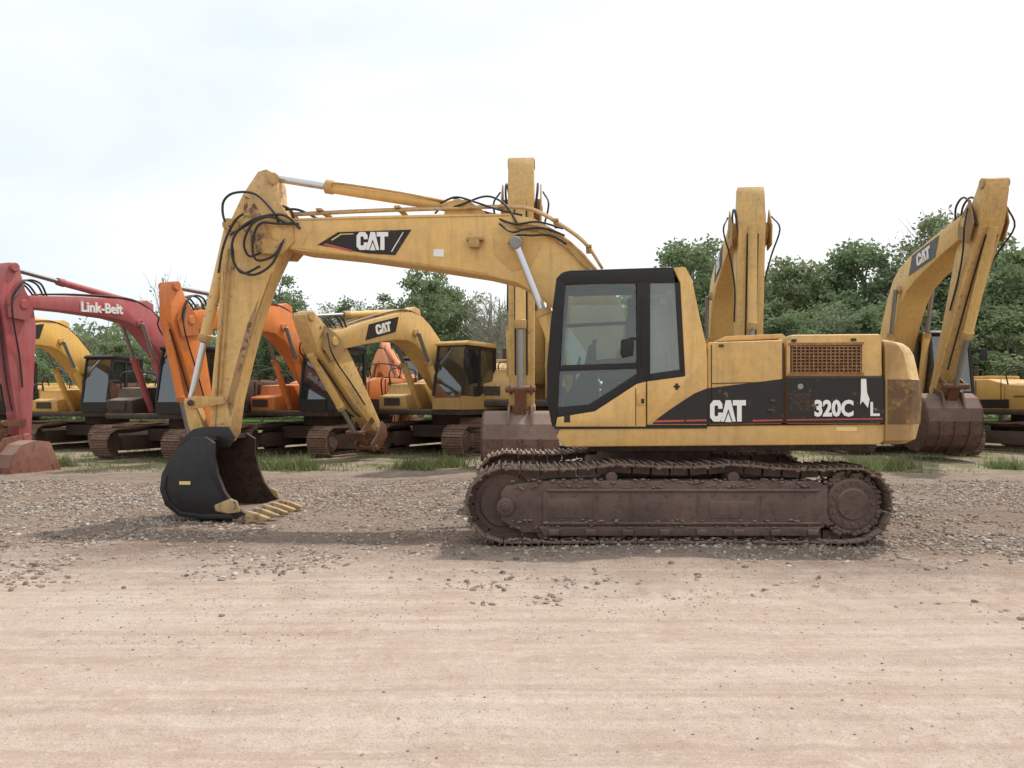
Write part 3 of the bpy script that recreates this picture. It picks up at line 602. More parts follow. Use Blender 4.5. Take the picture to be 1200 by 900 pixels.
# ---- stick
SW0, SW1 = -.12, .18
mb = MB()
stick = [(302, 201), (312, 198), (321, 203), (325, 215), (327, 240), (338, 262), (339, 282), (329, 300), (315, 330), (300, 372), (287, 420), (275, 470), (270, 508), (264, 518), (250, 518), (246, 508), (246, 480), (249, 440), (253, 400), (257, 350), (259, 310), (263, 282), (270, 258), (284, 228)]
mb.prism(TP(stick, SW0), SW0, SW1, 0, .012, ang=35)
fork = [(296, 232), (326, 236), (342, 258), (344, 282), (330, 298), (300, 296), (282, 270)]
mb.prism(TP(fork, WB0 - .05), WB0 - .035, WB0 - .008, 0, .006)
mb.prism(TP(fork, WB0 - .05), WB1 + .008, WB1 + .035, 0, .006)
mb.cyl(T3(320, 209, -.16), T3(320, 209, .2), .075, 0, 20)
mb.cyl(T3(272, 264, -.2), T3(272, 264, .24), .085, 0, 20)
mb.cyl(T3(260, 507, -.2), T3(260, 507, .26), .07, 0, 20); mb.cyl(T3(258, 470, -.2), T3(258, 470, .26), .05, 0, 20)
for q in ([(262, 318), (263, 318), (253, 500), (252, 500)], [(318, 320), (319, 320), (302, 366), (276, 462), (275, 462), (301, 366)]):
    mb.prism(TP(q, SW0), SW0 - .006, SW0 + .01, 0)
stk = fin(mb, 'stick', [YELB], label='scratched yellow dipper stick with rusty wear')
RSP = paint('rust_streaked_paint', (.62, .37, .12), rust=1.1, fade=.7, rustcol=(.13, .065, .04), seed=1.5, edge=.5)
one('rust_patch', [RSP], stk, lambda mb: mb.prism(TP([(286, 229), (296, 234), (312, 262), (320, 286), (306, 294), (301, 295), (284, 269), (285, 245)], WB0 - .05), WB0 - .039, WB0 - .030, 0, .002))
one('rust_patch', [RSP], stk, lambda mb: mb.prism(TP([(303, 350), (299, 370), (287, 414), (276, 462), (270, 490), (266, 470), (276, 430), (290, 380)], SW0 - .003), SW0 - .004, SW0 + .01, 0))
for dx in (0, 5):
    mb = MB(); mb.tube(H3([(268 + dx, 292, -.15), (263 + dx, 330, -.16), (259 + dx, 380, -.15), (255 + dx, 430, -.15), (253 + dx, 462, -.15)]), .013, 0)
    fin(mb, 'stick_pipe', [YELB], stk)
ram(root, T3(270, 264, .03), T3(223, 472, .03), .07, .042, .66, 'bucket_cylinder', YELB)
mb = MB()
for w in (-.2, .2):
    mb.prism(TP([(216, 467), (228, 464), (262, 465), (264, 473), (228, 479), (218, 477)], w), w, w + .03, 0, .006)
    mb.prism(TP([(215, 470), (224, 466), (230, 478), (240, 508), (238, 518), (229, 518), (221, 500)], w + .04), w + .035, w + .065, 0, .006)
mb.prism(TP([(216, 472), (226, 468), (234, 482), (240, 504), (238, 516), (228, 518), (223, 500)], -.03), -.04, .10, 0, .012)
mb.cyl(T3(223, 472, -.25), T3(223, 472, .3), .04, 1, 16); mb.cyl(T3(234, 512, -.22), T3(234, 512, .28), .045, 1, 16)
fin(mb, 'bucket_linkage', [YELB, DKG])
# ---- bucket
BW0, BW1 = -.56, .64
side = [(226, 513), (240, 512), (251, 519), (251, 536), (255, 556), (263, 576), (276, 594), (288, 602), (276, 608), (240, 609), (209, 605), (193, 592), (187, 574), (189, 556), (201, 532)]
sp = [(u, max(z, .025)) for u, z in TP(side, BW0)]
mb = MB(); mb.prism(sp, BW0, BW0 + .035, 0, .006); mb.prism(sp, BW1 - .035, BW1, 0, .006)
back = sp[7:] + sp[:2]
cen = Vector((sum(p[0] for p in sp) / len(sp), sum(p[1] for p in sp) / len(sp)))
inner = [tuple(Vector(p).lerp(cen, .10)) for p in back]; mid = [tuple(Vector(p).lerp(cen, .05)) for p in back]
for k in range(len(back) - 1):
    mb.prism([back[k], back[k + 1], mid[k + 1], mid[k]], BW0 + .01, BW1 - .01, 0)
edge = [Vector(p).lerp(cen, .015) for p in sp[8:14]]; ein = [Vector(p).lerp(cen, .14) for p in sp[8:14]]
mb.prism([tuple(p) for p in edge] + [tuple(p) for p in ein[::-1]], BW0 - .012, BW0 + .005, 0, .003)
eg = sp[2:7]; eo = [tuple(Vector(p) + Vector((-.07, .0))) for p in eg]
mb.prism(eg + eo[::-1], BW0 - .014, BW0 + .005, 0, .003)
for w in (BW0 + .33, BW1 - .40):
    mb.prism(TP([(226, 503), (240, 500), (268, 500), (275, 512), (268, 524), (240, 526), (212, 530), (204, 540), (200, 536), (215, 512)], w), w, w + .04, 0, .008)
bucket = fin(mb, 'bucket', [BLKB], label='black digging bucket with yellow teeth resting on ground')
mb = MB()
for k in range(len(back) - 1):
    mb.prism([mid[k], mid[k + 1], inner[k + 1], inner[k]], BW0 + .036, BW1 - .036, 0)
mb.prism(sp, BW0 + .036, BW0 + .045, 0); mb.prism(sp, BW1 - .045, BW1 - .036, 0)
fin(mb, 'bucket_lining', [LIN], bucket, 'dark rust brown bucket inside')
lipx = T(286, 605, BW0)[0]; lipz = .055
one('lip_plate', [LIN], bucket, lambda mb: mb.prism([(lipx - .3, lipz - .035), (lipx + .06, lipz - .03), (lipx + .10, lipz - .005), (lipx + .06, lipz + .015), (lipx - .3, lipz + .015)], BW0 + .04, BW1 - .04, 0, .006))
for k in range(5):
    w = BW0 + .06 + k * (BW1 - BW0 - .12) / 4
    mb = MB(); mb.prism([(lipx - .16, lipz - .035), (lipx + .02, lipz - .045), (lipx + .16, lipz - .03), (lipx + .30, lipz - .005), (lipx + .30, lipz + .02), (lipx + .14, lipz + .075), (lipx + .0, lipz + .11), (lipx - .16, lipz + .08)], w - .042, w + .042, 0, .012)
    fin(mb, 'bucket_tooth', [TOOTH], bucket)
for w0, w1 in ((BW0 - .022, BW0 + .0), (BW1 + .0, BW1 + .022)):
    mb = MB(); a = Vector(T(278, 594, BW0)); mb.prism([(a.x - .26, a.y - .05), (a.x - .1, a.y - .08), (a.x + .04, a.y - .06), (a.x + .0, a.y + .07), (a.x - .08, a.y + .10), (a.x - .16, a.y + .07), (a.x - .28, a.y + .02)], w0 - .014, w1 + .014, 0, .006)
    fin(mb, 'side_cutter', [TOOTH], bucket)
one('maker_plate', [YVN], bucket, lambda mb: mb.prism(TP([(210, 564), (223, 564), (223, 568), (210, 568)], BW0 - .004), BW0 - .003, BW0, 0))

# ================================================================== GENERIC EXCAVATOR
def excavator(px, Y, yaw, col, s=1.0, a=15, b=-120, c=0, L1=5.4, L2=3.0, label='', cabmat=None, bucket=True, deco='cat', bmat=BKT, cw=None, tmat=TRKB, dark=None, X=None, decalmat=BLKD, wid=1.0, bhw=.68, scol=None, frame=None, slim=1.0, dsc=1.0):
    X = (px - 600) / F * Y if X is None else X
    rt = empty('excavator', (X, Y, 0), label, 'excavator', R(yaw), 'parked excavators in the row')
    S = Matrix.Scale(s, 4); cabmat = cabmat or col; cw = cw or col; dark = dark or col; scol = scol or col
    def fo(mb, name, mats, parent=None): return mb.obj(name, mats, parent or rt, S)
    for y0, y1, o in ((-1.5, -.9, -1), (.9, 1.5, 1)):
        crawler(rt, -1.75, 1.75, .39, .37, y0, y1, o, S, False, tmat, TRK2, 45)
    mb = MB(); mb.box((0, 0, .6), (1.5, 1.9, .34), 0, .03); mb.cyl((0, 0, .75), (0, 0, 1.08), .66, 0, 28); fo(mb, 'undercarriage_frame', [TRK2])
    mb = MB(); mb.box((-.35, 0, 1.13), (4.3, 2.66, .15), 0, .03)
    mb.prism([(-1.95, 1.2), (.05, 1.2), (.05, 1.98), (-.5, 2.12), (-1.95, 2.12)], -1.34, 1.34, 1, .05)
    mb.prism([(.05, 1.2), (1.75, 1.2), (1.78, 1.55), (1.4, 1.62), (1.35, 1.88), (.05, 1.95)], -1.34, -.42, 1, .04)
    mb.box((-1.2, -.4, 2.17), (1.0, 1.2, .12), 1, .03); mb.cyl((-1.4, -.75, 2.15), (-1.4, -.75, 2.55), .06, 2, 12)
    for sy in (-1.352, 1.352):
        mb.box((-1.4, sy, 1.85), (.7, .02, .3), 2, 0)
        for xx in (-.9, -.05): mb.box((xx, sy, 1.75), (.015, .012, .7), 2, 0)
    mb.box((.6, -1.352, 1.6), (.5, .02, .02), 2, 0); mb.box((1.785, -.88, 1.4), (.02, .5, .2), 2, 0)
    fo(mb, 'engine_housing', [DKG, dark, DKG])
    for sy in (-1, 1):
        mb = MB(); mb.box((-.75, sy * 1.35, 1.38), (1.9, .012, .26), 0, 0); fo(mb, 'side_decal', [BLKD])
    mb = MB(); counterweight(mb, -1, -1.95, -2.8, 1.36, [(1.08, .10, .06), (1.13, .02, 0), (1.6, 0, 0), (2.0, .04, .02), (2.14, .12, .06), (2.18, .2, .14)], bow=.45); fo(mb, 'counterweight', [cw])
    for pts in ([(.15, -1.3, 1.9), (.15, -1.3, 2.3), (1.25, -1.3, 2.3), (1.3, -1.3, 1.85)], [(1.7, -1.25, 1.5), (1.75, -1.25, 2.0), (1.4, -1.25, 2.05), (1.35, -1.25, 1.85)], [(.1, -.5, 1.95), (.1, -.5, 2.4), (-.5, -.5, 2.5), (-.9, -.5, 2.2)], [(-1.9, 1.2, 2.15), (-1.9, 1.2, 2.5), (-.4, 1.2, 2.5), (-.4, 1.2, 2.1)]):
        mb = MB(); mb.tube(pts, .02, 0, sub=3); fo(mb, 'handrail', [BLK])
    x0, x1, xt, y0, y1, z0, z1 = .12, 1.85, 1.6, .46, 1.38, 1.2, 2.92
    mb = MB()
    for y in (y0, y1 - .06):
        mb.prism([(x0, z0), (x1, z0), (x1 + .02, 1.55), (x1 - .04, 1.55), (1.1, 1.52), (x0, 1.8)], y, y + .06, 1, .0)
        mb.prism([(x1 - .02, 1.55), (x1 + .03, 1.55), (xt + .03, z1 - .05), (xt - .05, z1 - .05)], y, y + .06, 0, 0)
        mb.prism([(.95, 1.55), (1.03, 1.55), (1.03, z1 - .05), (.95, z1 - .05)], y, y + .06, 0, 0)
        mb.prism([(x0, 1.75), (x0 + .1, 1.75), (x0 + .12, z1 - .05), (x0 + .02, z1 - .05)], y, y + .06, 0, 0)
        mb.prism([(x0 + .02, z1 - .17), (xt, z1 - .17), (xt, z1 - .05), (x0 + .02, z1 - .05)], y, y + .06, 0, 0)
    mb.prism([(x0 - .02, z1 - .08), (xt + .1, z1 - .08), (xt + .12, z1 - .02), (xt, z1 + .04), (x0 + .1, z1 + .04)], y0 - .02, y1 + .02, 1, .02)
    mb.prism([(x1 - .02, z0), (x1 + .03, z0), (x1 + .04, 1.5), (x1 - .01, 1.5)], y0 + .06, y1 - .06, 1, 0)
    mb.prism([(x0, z0), (x0 + .08, z0), (x0 + .08, 2.1), (x0, 2.1)], y0 + .06, y1 - .06, 0, 0)
    cb = fo(mb, 'operator_cab', [frame or BLK, cabmat])
    mb = MB(); mb.prism([(x1 + .0, 1.5), (x1 + .01, 1.5), (xt + .01, z1 - .08), (xt, z1 - .08)], y0 + .06, y1 - .06, 0); fo(mb, 'windscreen', [GLS2], cb)
    for y in (y0 + .03, y1 - .035):
        mb = MB(); mb.prism([(x0 + .1, 1.75), (1.1, 1.53), (x1 - .02, 1.55), (xt - .04, z1 - .17), (x0 + .12, z1 - .17)], y, y + .006, 0); fo(mb, 'side_window', [GLS2], cb)
    mb = MB(); mb.box((.7, .9, 1.65), (.5, .5, .15), 0, .03); mb.box((.5, .9, 2.0), (.14, .46, .7), 0, .03); mb.box((1.3, .9, 1.4), (.5, .8, .4), 0, .03); fo(mb, 'operator_seat', [INT], cb)
    mb = MB(); mb.tube([(x1 - .1, y1 + .02, 2.5), (x1 + .1, y1 + .15, 2.45)], .012, 0, sub=1); mb.box((x1 + .1, y1 + .16, 2.35), (.03, .16, .28), 0, .01); fo(mb, 'mirror', [BLK], cb)
    Fp = Vector((.35, 0, 1.72)); aa = R(a)
    def Bm(u, v): return (Fp.x + u * math.cos(aa) - v * math.sin(aa), Fp.z + u * math.sin(aa) + v * math.cos(aa))
    k = L1 / 5.7
    top = [(-.18, .12), (.35, .58), (1.2, 1.12), (1.8, 1.38), (2.25, 1.5), (2.7, 1.48), (3.3, 1.30), (4.5, .78), (5.45, .32), (5.8, .17)]
    bot = [(5.85, -.08), (5.7, -.17), (5.4, -.12), (4.5, .22), (3.3, .62), (2.75, .74), (2.3, .70), (1.5, .40), (.6, -.06), (.1, -.22), (-.15, -.15)]
    if slim < 1: bot = [bot[0], bot[1]] + [(u, v + (1 - slim) * .75) for u, v in bot[2:8]] + bot[8:]
    bw = .23 * wid
    mb = MB(); mb.prism([Bm(u * k, v) for u, v in top + bot], -bw, bw, 0, .015, ang=35)
    B3 = lambda u, v, y: Vector((Bm(u * k, v)[0], y, Bm(u * k, v)[1]))
    mb.cyl(B3(2.5, 1.0, -bw - .07), B3(2.5, 1.0, bw + .07), .1, 0); mb.cyl(B3(5.68, 0, -bw - .05), B3(5.68, 0, bw + .05), .1, 0); mb.prism([B3(2.0, 1.4, 0).xz, B3(2.15, 1.72, 0).xz, B3(2.4, 1.72, 0).xz, B3(2.75, 1.45, 0).xz], -.14, .14, 0, .01)
    bo = fo(mb, 'boom', [col])
    for y in (-.16, -.08, .08, .16):
        mb = MB(); mb.tube([B3(.4, .66, y), B3(1.2, 1.18, y), B3(2.0, 1.5, y), B3(2.7, 1.53, y), B3(3.3, 1.36, y), B3(4.5, .84, y), B3(5.3, .44, y)], .018, 0, seg=6, sub=3); fo(mb, 'hydraulic_hose', [RUB if abs(y) > .1 else col], bo)
    for y in (-.2, -.1, .1, .2):
        mb = MB(); mb.tube([B3(5.2, .45, y), B3(5.5, .6, y * 1.3), B3(5.85, .5, y * 1.4), B3(6.0, .15, y * 1.4), B3(5.9, -.3, y * 1.2)], .022, 0, seg=6); fo(mb, 'hydraulic_hose', [RUB], bo)
    ang = aa - R(25 if deco == 'cat' else 24)
    for sg in (-1, 1):
        if deco:
            dv = Vector((math.cos(ang), 0, math.sin(ang))); up = Vector((-math.sin(ang), 0, math.cos(ang)))
            cc = B3(3.9, .76, sg * (bw + .006)) if deco == 'cat' else B3(3.65, .90, sg * (bw + .006))
            xd = dv if sg < 0 else -dv
            if deco == 'cat':
                mb = MB(); M = basis(xd * dsc, (0, 1, 0), up * dsc, cc)
                mb.prism([(-.85, -.2), (.55, -.2), (.8, .2), (-.6, .2)], -.003, .003, 0, 0, M); fo(mb, 'black_boom_decal', [decalmat], bo)
                mb = MB(); h = .27 * dsc; M = basis(xd * h, Vector((0, 1, 0)), up * h, cc - xd * h * 1.3 - up * h * .5 + Vector((0, sg * .01, 0))); catlogo(mb, M); fo(mb, 'boom_logo', [WHT, YVN], bo)
            else:
                mb = MB(); h = .235; M = basis(xd * h, Vector((0, 1, 0)), up * h, cc - xd * h * 2.9 - up * h * .55 + Vector((0, sg * .008, 0))); textgeo(mb, deco, M, 0, .035, .02); fo(mb, 'boom_lettering', [WHT], bo)
    Tp = B3(5.68, 0, 0); bb = R(b)
    def ramg(A, B, rb, rr, sp_, name, parent):
        A = Vector(A); B = Vector(B); C = A.lerp(B, sp_); mb = MB(); mb.lathe(A, C, [(0, rb), (.93, rb), (.935, rb * 1.18), (1, rb * 1.1)], 0, 16); o = fo(mb, name, [col], parent)
        mb = MB(); mb.cyl(C, B, rr, 0, 12); fo(mb, 'piston_rod', [CHRD], o)
    for y in (-.11 - bw, .11 + bw): ramg((1.2, y, 1.25), B3(2.5, 1.0, y), .085, .05, .62, 'boom_cylinder', rt)
    du = Vector((math.cos(bb), 0, math.sin(bb))); dv = Vector((-math.sin(bb), 0, math.cos(bb)))
    S3 = lambda u, v, y=0: Tp + du * u + dv * v + Vector((0, y, 0))
    st = [(-.85, .02), (-.88, .22), (-.7, .32), (-.1, .46), (.3, .40), (1.6, .28), (L2 - .1, .14), (L2 + .08, .05), (L2 + .1, -.08), (L2 - .05, -.14), (1.6, -.25), (.5, -.34), (.1, -.30), (-.2, -.14)]
    sw = .16 * wid
    mb = MB(); mb.prism([S3(u, v).xz for u, v in st], -sw, sw, 0, .012, ang=35)
    for y in (-bw - .03, bw + .005): mb.prism([S3(u, v).xz for u, v in ((-.45, .05), (-.1, .38), (.3, .36), (.35, -.1), (.1, -.2), (-.15, -.12))], y, y + .025, 0, 0)
    mb.cyl(S3(-.78, .15, -.24), S3(-.78, .15, .24), .1, 0, 14); mb.cyl(S3(L2, 0, -.24), S3(L2, 0, .24), .1, 0, 14)
    so_ = fo(mb, 'stick', [scol])
    for y in (-.10, .10):
        mb = MB(); mb.tube([S3(.1, .50, y), S3(.8, .42, y), S3(1.7, .34, y), S3(L2 - .6, .24, y)], .018, 0, seg=6, sub=3); fo(mb, 'stick_hose', [RUB], so_)
    for y in (-sw - .03, sw + .03):
        mb = MB(); mb.tube([S3(-.3, .1, y * 1.5), S3(.0, .35, y * 1.9), S3(.5, .25, y * 1.4), S3(1.1, .1, y), S3(1.8, .05, y)], .018, 0, seg=6, sub=4); fo(mb, 'stick_hose', [RUB], so_)
    ramg(B3(2.3, 1.62, 0), S3(-.78, .15), .08, .05, .68, 'stick_cylinder', rt)
    kp = S3(L2 - .35, .52)
    ramg(S3(-.05, .50), kp, .09, .055, .68, 'bucket_cylinder', rt)
    mb = MB()
    for y in (-.2, .17): mb.prism([(kp + du * q + dv * w).xz for q, w in ((-.06, .05), (.06, .05), (.1, -.52), (-.06, -.52))], y, y + .03, 0, 0)
    ear = S3(L2 + .12, .42)
    mb.prism([kp.xz + Vector((-.06, .0)), kp.xz + Vector((.06, 0)), ear.xz + Vector((.06, 0)), ear.xz + Vector((-.06, 0))], -.1, .1, 0, 0)
    mb.cyl(kp + Vector((0, -.26, 0)), kp + Vector((0, .26, 0)), .06, 0, 12)
    if not bucket:
        for y in (-.26, .22): mb.prism([S3(L2 + u, v).xz for u, v in ((-.12, -.15), (.05, -.2), (.28, -.1), (.34, .3), (.22, .55), (.02, .5), (.0, .2))], y, y + .04, 0, .006)
        mb.cyl(S3(L2 + .2, .42, -.3), S3(L2 + .2, .42, .3), .06, 0, 12)
    else: mb.box(S3(L2 + .12, .15), (.5, .34, .16), 0, .02)
    fo(mb, 'bucket_linkage', [RUST])
    if bucket:
        cb_ = R(c); N = S3(L2 + .12, .1)
        sd = [(-.28, -.02), (.05, .10), (.35, .08), (.58, -.08), (.72, -.32), (.76, -.6), (.66, -.88), (.42, -1.10), (0, -1.20), (-.45, -1.18), (-.55, -1.08), (-.40, -.6)]
        Q = lambda p: (N.x + p[0] * math.cos(cb_) - p[1] * math.sin(cb_), N.z + p[0] * math.sin(cb_) + p[1] * math.cos(cb_))
        sd2 = [Q(p) for p in sd]; cen = Vector((sum(p[0] for p in sd2) / len(sd2), sum(p[1] for p in sd2) / len(sd2)))
        mb = MB(); hw = bhw
        for y in (-hw, hw - .035): mb.prism(sd2, y, y + .035, 0, .005)
        bk = sd2[:11]; im = [tuple(Vector(p).lerp(cen, .06)) for p in bk]
        for q in range(len(bk) - 1): mb.prism([bk[q], bk[q + 1], im[q + 1], im[q]], -hw + .01, hw - .01, 0)
        for y in (-hw * .55, -.02, hw * .5): mb.prism([bk[4], bk[5], bk[6], bk[7]] + [tuple(Vector(p).lerp(cen, -.05)) for p in (bk[7], bk[6], bk[5], bk[4])], y, y + .05, 0, 0)
        for y in (-.22, .18): mb.prism([Q(p) for p in ((-.2, -.02), (-.12, .16), (.0, .2), (.4, .22), (.5, .1), (.6, -.08), (.45, .03), (.05, .06))], y, y + .04, 0, 0)
        for y in (-hw - .01, hw - .03): mb.prism([Q(p) for p in ((-.5, -1.0), (-.35, -.5), (-.22, -.5), (-.3, -1.0), (-.2, -1.16), (-.5, -1.16))], y, y + .04, 0, 0)
        bu = fo(mb, 'bucket', [bmat])
        for q in range(5):
            y = -hw + .08 + q * (2 * hw - .16) / 4; mb = MB(); mb.prism([Q(p) for p in ((-.35, -1.22), (-.35, -1.12), (-.5, -1.08), (-.74, -1.13), (-.74, -1.16))], y - .045, y + .045, 0, .006); fo(mb, 'bucket_tooth', [DKG], bu)
    return rt

excavator(22, 29, -118, YELBR, s=1.0, a=6, b=-115, L1=5.4, label='yellow excavator with black cab at end of row', cabmat=BLK, bucket=False)
excavator(126, 26, -99, YELBR, s=1.0, a=15, b=-100, L1=5.6, label='yellow excavator with black cab beside maroon one', cabmat=BLK)
excavator(228, 22.0, -111, MAR, s=1.0, a=21, b=-92, L1=5.3, L2=2.9, c=-12, label='maroon excavator with white lettering on its boom', deco='Link-Belt', cabmat=BLK, dark=DKG, slim=.78, bmat=rusty('red_brown_bucket', (.20, .085, .06), (.28, .125, .085), (.14, .07, .055), 3))
excavator(384, 23.4, -113, ORG, s=1.05, a=17, b=-106, L1=5.2, L2=2.9, label='orange excavator with dark cab and no bucket', deco=None, cabmat=BLK, dark=ORG, bucket=False, cw=ORG, wid=1.05)
excavator(436, 31.5, -70, ORG, s=1.1, a=-2, b=-130, L1=5.2, L2=3.0, label='orange excavator standing behind a yellow one', deco=None, cabmat=BLK, bucket=False)
excavator(534, 23.8, -118, YELW, s=1.08, a=11, b=-131, L1=5.2, L2=2.6, label='yellow excavator with folded arm and no bucket', cabmat=YELW, bucket=False, wid=1.25, scol=YELB, dsc=.85)
excavator(0, 24.6, -93.5, YELW, s=1.3, a=32, b=-90, c=-5, L2=3.55, X=.62, label='large yellow excavator with upright stick and brown bucket', cabmat=BLK, wid=1.4, bhw=.66)
excavator(0, 24.2, -98, YELW, s=1.15, a=32, b=-92, c=-5, L1=5.7, L2=3.3, X=6.35, label='yellow excavator with raised boom beside the trees', cabmat=BLK, wid=1.6)
excavator(0, 24.4, -96, YELW, s=1.2, a=32, b=-118, c=-16, L1=5.7, L2=3.65, X=11.55, label='yellow excavator with raised curved boom and brown bucket', cabmat=BLK, decalmat=DGREY, wid=1.3, bhw=.56, scol=YELB)
excavator(1215, 24.6, -72, YELBR, s=1.05, a=15, b=-110, L1=5.6, label='yellow excavator with rusty tracks at end of row', cabmat=BLK)

# ================================================================== GROUND
def vnoise(x, y, seed):
    g = np.random.default_rng(seed).random((257, 257))
    xi = np.floor(x).astype(int); yi = np.floor(y).astype(int); fx = x - xi; fy = y - yi
    fx = fx * fx * (3 - 2 * fx); fy = fy * fy * (3 - 2 * fy); a = xi % 256; b = yi % 256
    return (g[a, b] * (1 - fx) + g[a + 1, b] * fx) * (1 - fy) + (g[a, b + 1] * (1 - fx) + g[a + 1, b + 1] * fx) * fy - .5
def gh(x, y):
    near = np.clip((40 - np.abs(y)) / 20, 0, 1)
    h = .03 * vnoise(x * .5, y * .5, 1) + .016 * vnoise(x * 1.7, y * 2.1, 2) + .012 * vnoise(x * 6, y * 7, 3) + .010 * vnoise(x * 15, y * 15, 4)
    m = np.clip((y + .07 * x - 7.0) / 1.0, 0, 1)
    h = h * (.7 + .5 * m)
    for yc_, sl_, wd, dp in ((5.0, .03, .22, .014), (5.45, .03, .12, -.006), (3.4, -.02, .25, .014), (3.85, -.02, .12, -.006), (4.2, .05, .12, .009), (2.7, .02, .15, .009)):
        h = h - (1 - m) * dp * np.exp(-((y - yc_ - sl_ * x - .15 * vnoise(x * .5, x * 0 + yc_, 8)) / wd) ** 2) * (1 + 1.2 * vnoise(x * 3, y * 3, 9))
    band = np.exp(-((y - 6.1 - .02 * x) / .14) ** 4) * (x > .3) * (x < 5)
    h += -.016 * band * (np.sin(x * 2 * np.pi / .19) > .55)
    return h * near
xs = np.unique(np.r_[-400, -200, -100, -60, np.arange(-40, -9, 1.0), np.arange(-9, -5, .12), np.arange(-5, 6, .035), np.arange(6, 10, .12), np.arange(10, 40, 1.0), 60, 100, 200, 400])
ys = np.unique(np.r_[-60, -20, -5, -1, np.arange(0, 1.8, .2), np.arange(1.8, 8.4, .035), np.arange(8.4, 14, .1), np.arange(14, 30, .4), np.arange(30, 60, 3), 80, 120, 200, 400, 800])
XX, YY = np.meshgrid(xs, ys); ZZ = gh(XX, YY)
def npmesh(name, V, Fc, mat, smooth=False):
    me = bpy.data.meshes.new(name); V = np.asarray(V, dtype=np.float32); Fc = np.asarray(Fc, dtype=np.int32); k = Fc.shape[1]
    me.vertices.add(len(V)); me.vertices.foreach_set('co', V.ravel())
    me.loops.add(Fc.size); me.loops.foreach_set('vertex_index', Fc.ravel())
    me.polygons.add(len(Fc)); me.polygons.foreach_set('loop_start', np.arange(0, Fc.size, k, dtype=np.int32))
    me.materials.append(mat); me.update(calc_edges=True)
    me.polygons.foreach_set('use_smooth', [smooth] * len(Fc)); me.validate(); return me
nx, ny = len(xs), len(ys); idx = np.arange(nx * ny).reshape(ny, nx)
Fq = np.stack([idx[:-1, :-1], idx[:-1, 1:], idx[1:, 1:], idx[1:, :-1]], -1).reshape(-1, 4)
g = bpy.data.objects.new('ground', npmesh('ground', np.stack([XX, YY, ZZ], -1).reshape(-1, 3), Fq, GND, True)); COL.objects.link(g)
g['kind'] = 'structure'; g['label'] = 'packed pinkish dirt yard with crushed stone area'; g['category'] = 'ground'

def stones(n_try, y0, y1, dens, rmin, rmax, pw=2.2):
    y = rng.uniform(y0, y1, n_try); x = rng.uniform(-1, 1, n_try) * (.68 * y + .6)
    keep = rng.random(n_try) < dens(x, y) * (y / y1); x = x[keep]; y = y[keep]; n = len(x)
    r = rmin + (rmax - rmin) * rng.random(n) ** pw
    V = ico[None] * (1 + rng.uniform(-.28, .28, (n, 12, 1))) * r[:, None, None]
    V = V * rng.uniform(.6, 1.25, (n, 1, 3)) * np.array([1, 1, .68])
    a = rng.uniform(0, 6.28, n); ca, sa = np.cos(a), np.sin(a)
    x2 = V[:, :, 0] * ca[:, None] - V[:, :, 1] * sa[:, None]; y2 = V[:, :, 0] * sa[:, None] + V[:, :, 1] * ca[:, None]
    V = np.stack([x2 + x[:, None], y2 + y[:, None], V[:, :, 2] + (gh(x, y) + r * .15)[:, None]], -1)
    return V.reshape(-1, 3), (icf[None] + (np.arange(n) * 12)[:, None, None]).reshape(-1, 3)
dg = lambda x, y: np.clip((y + .07 * x - 6.3 + 2.6 * vnoise(x * .9, y * 1.4, 21) + 1.8 * vnoise(x * 4, y * 4, 24)) / 2.6, 0, 1) ** 1.5 * np.clip(.5 + 2.6 * (vnoise(x * .8 + 9, y * 1.3, 22) + .5 * vnoise(x * 2.7, y * 3, 23) + .2), .07, 1) * np.clip((17 - y) / 4, 0, 1)
V1, F1 = stones(170000, 5.2, 15.0, dg, .005, .031, 2.0)
V2, F2 = stones(26000, 2.0, 7.8, lambda x, y: .05 + .6 * np.clip(vnoise(x * 1.1, y * 1.6, 31) * 2.4, 0, 1) + .5 * np.clip((y - 5.0), 0, 1), .0025, .009, 2.5)
V3, F3 = stones(380, 4.5, 14, lambda x, y: np.clip((y - 5.8) / 3, .02, 1), .022, .045, 2.5)
V = np.vstack([V1, V2, V3]); Fc = np.vstack([F1, F2 + len(V1), F3 + len(V1) + len(V2)])
o = bpy.data.objects.new('gravel', npmesh('gravel', V, Fc, STN)); COL.objects.link(o)
o['kind'] = 'stuff'; o['label'] = 'loose grey brown crushed stone on the yard'; o['category'] = 'gravel'

def blades(cx, cy, n, h0, h1, spread):
    x = rng.normal(cx, spread, n); y = rng.normal(cy, spread * .8, n); h = rng.uniform(h0, h1, n) * rng.uniform(.4, 1.1, n); a = rng.uniform(0, 6.28, n); w = .008 + h * .03
    dx = np.cos(a) * w; dy = np.sin(a) * w; lx = rng.normal(0, .4, n) * h; ly = rng.normal(0, .4, n) * h; z = np.zeros(n)
    return np.stack([np.stack([x - dx, y - dy, z], -1), np.stack([x + dx, y + dy, z], -1), np.stack([x + lx, y + ly, h], -1)], 1)
Bl = []
for _ in range(800):
    y = 16.6 + 12 * random.random() ** 1.3; x = random.uniform(-.7, .7) * y
    if vnoise(np.array([x * .5]), np.array([y * .6]), 41)[0] < .0: continue
    Bl.append(blades(x, y, random.randint(20, 60), .03, random.uniform(.07, .22), random.uniform(.10, .4)))
for (px, y) in ((1000, 16.6), (1030, 17.2), (985, 17.0), (1045, 17.4), (330, 17.3), (345, 17.8), (480, 17.5), (1185, 17.6), (60, 18), (300, 18.4), (960, 17.4), (1015, 16.9), (520, 18.1), (350, 17.1)):
    for _ in range(3): Bl.append(blades((px - 600) / F * y + random.uniform(-.4, .4), y + random.uniform(-.3, .3), 110, .08, .42, .16))
Bv = np.concatenate(Bl).reshape(-1, 3)
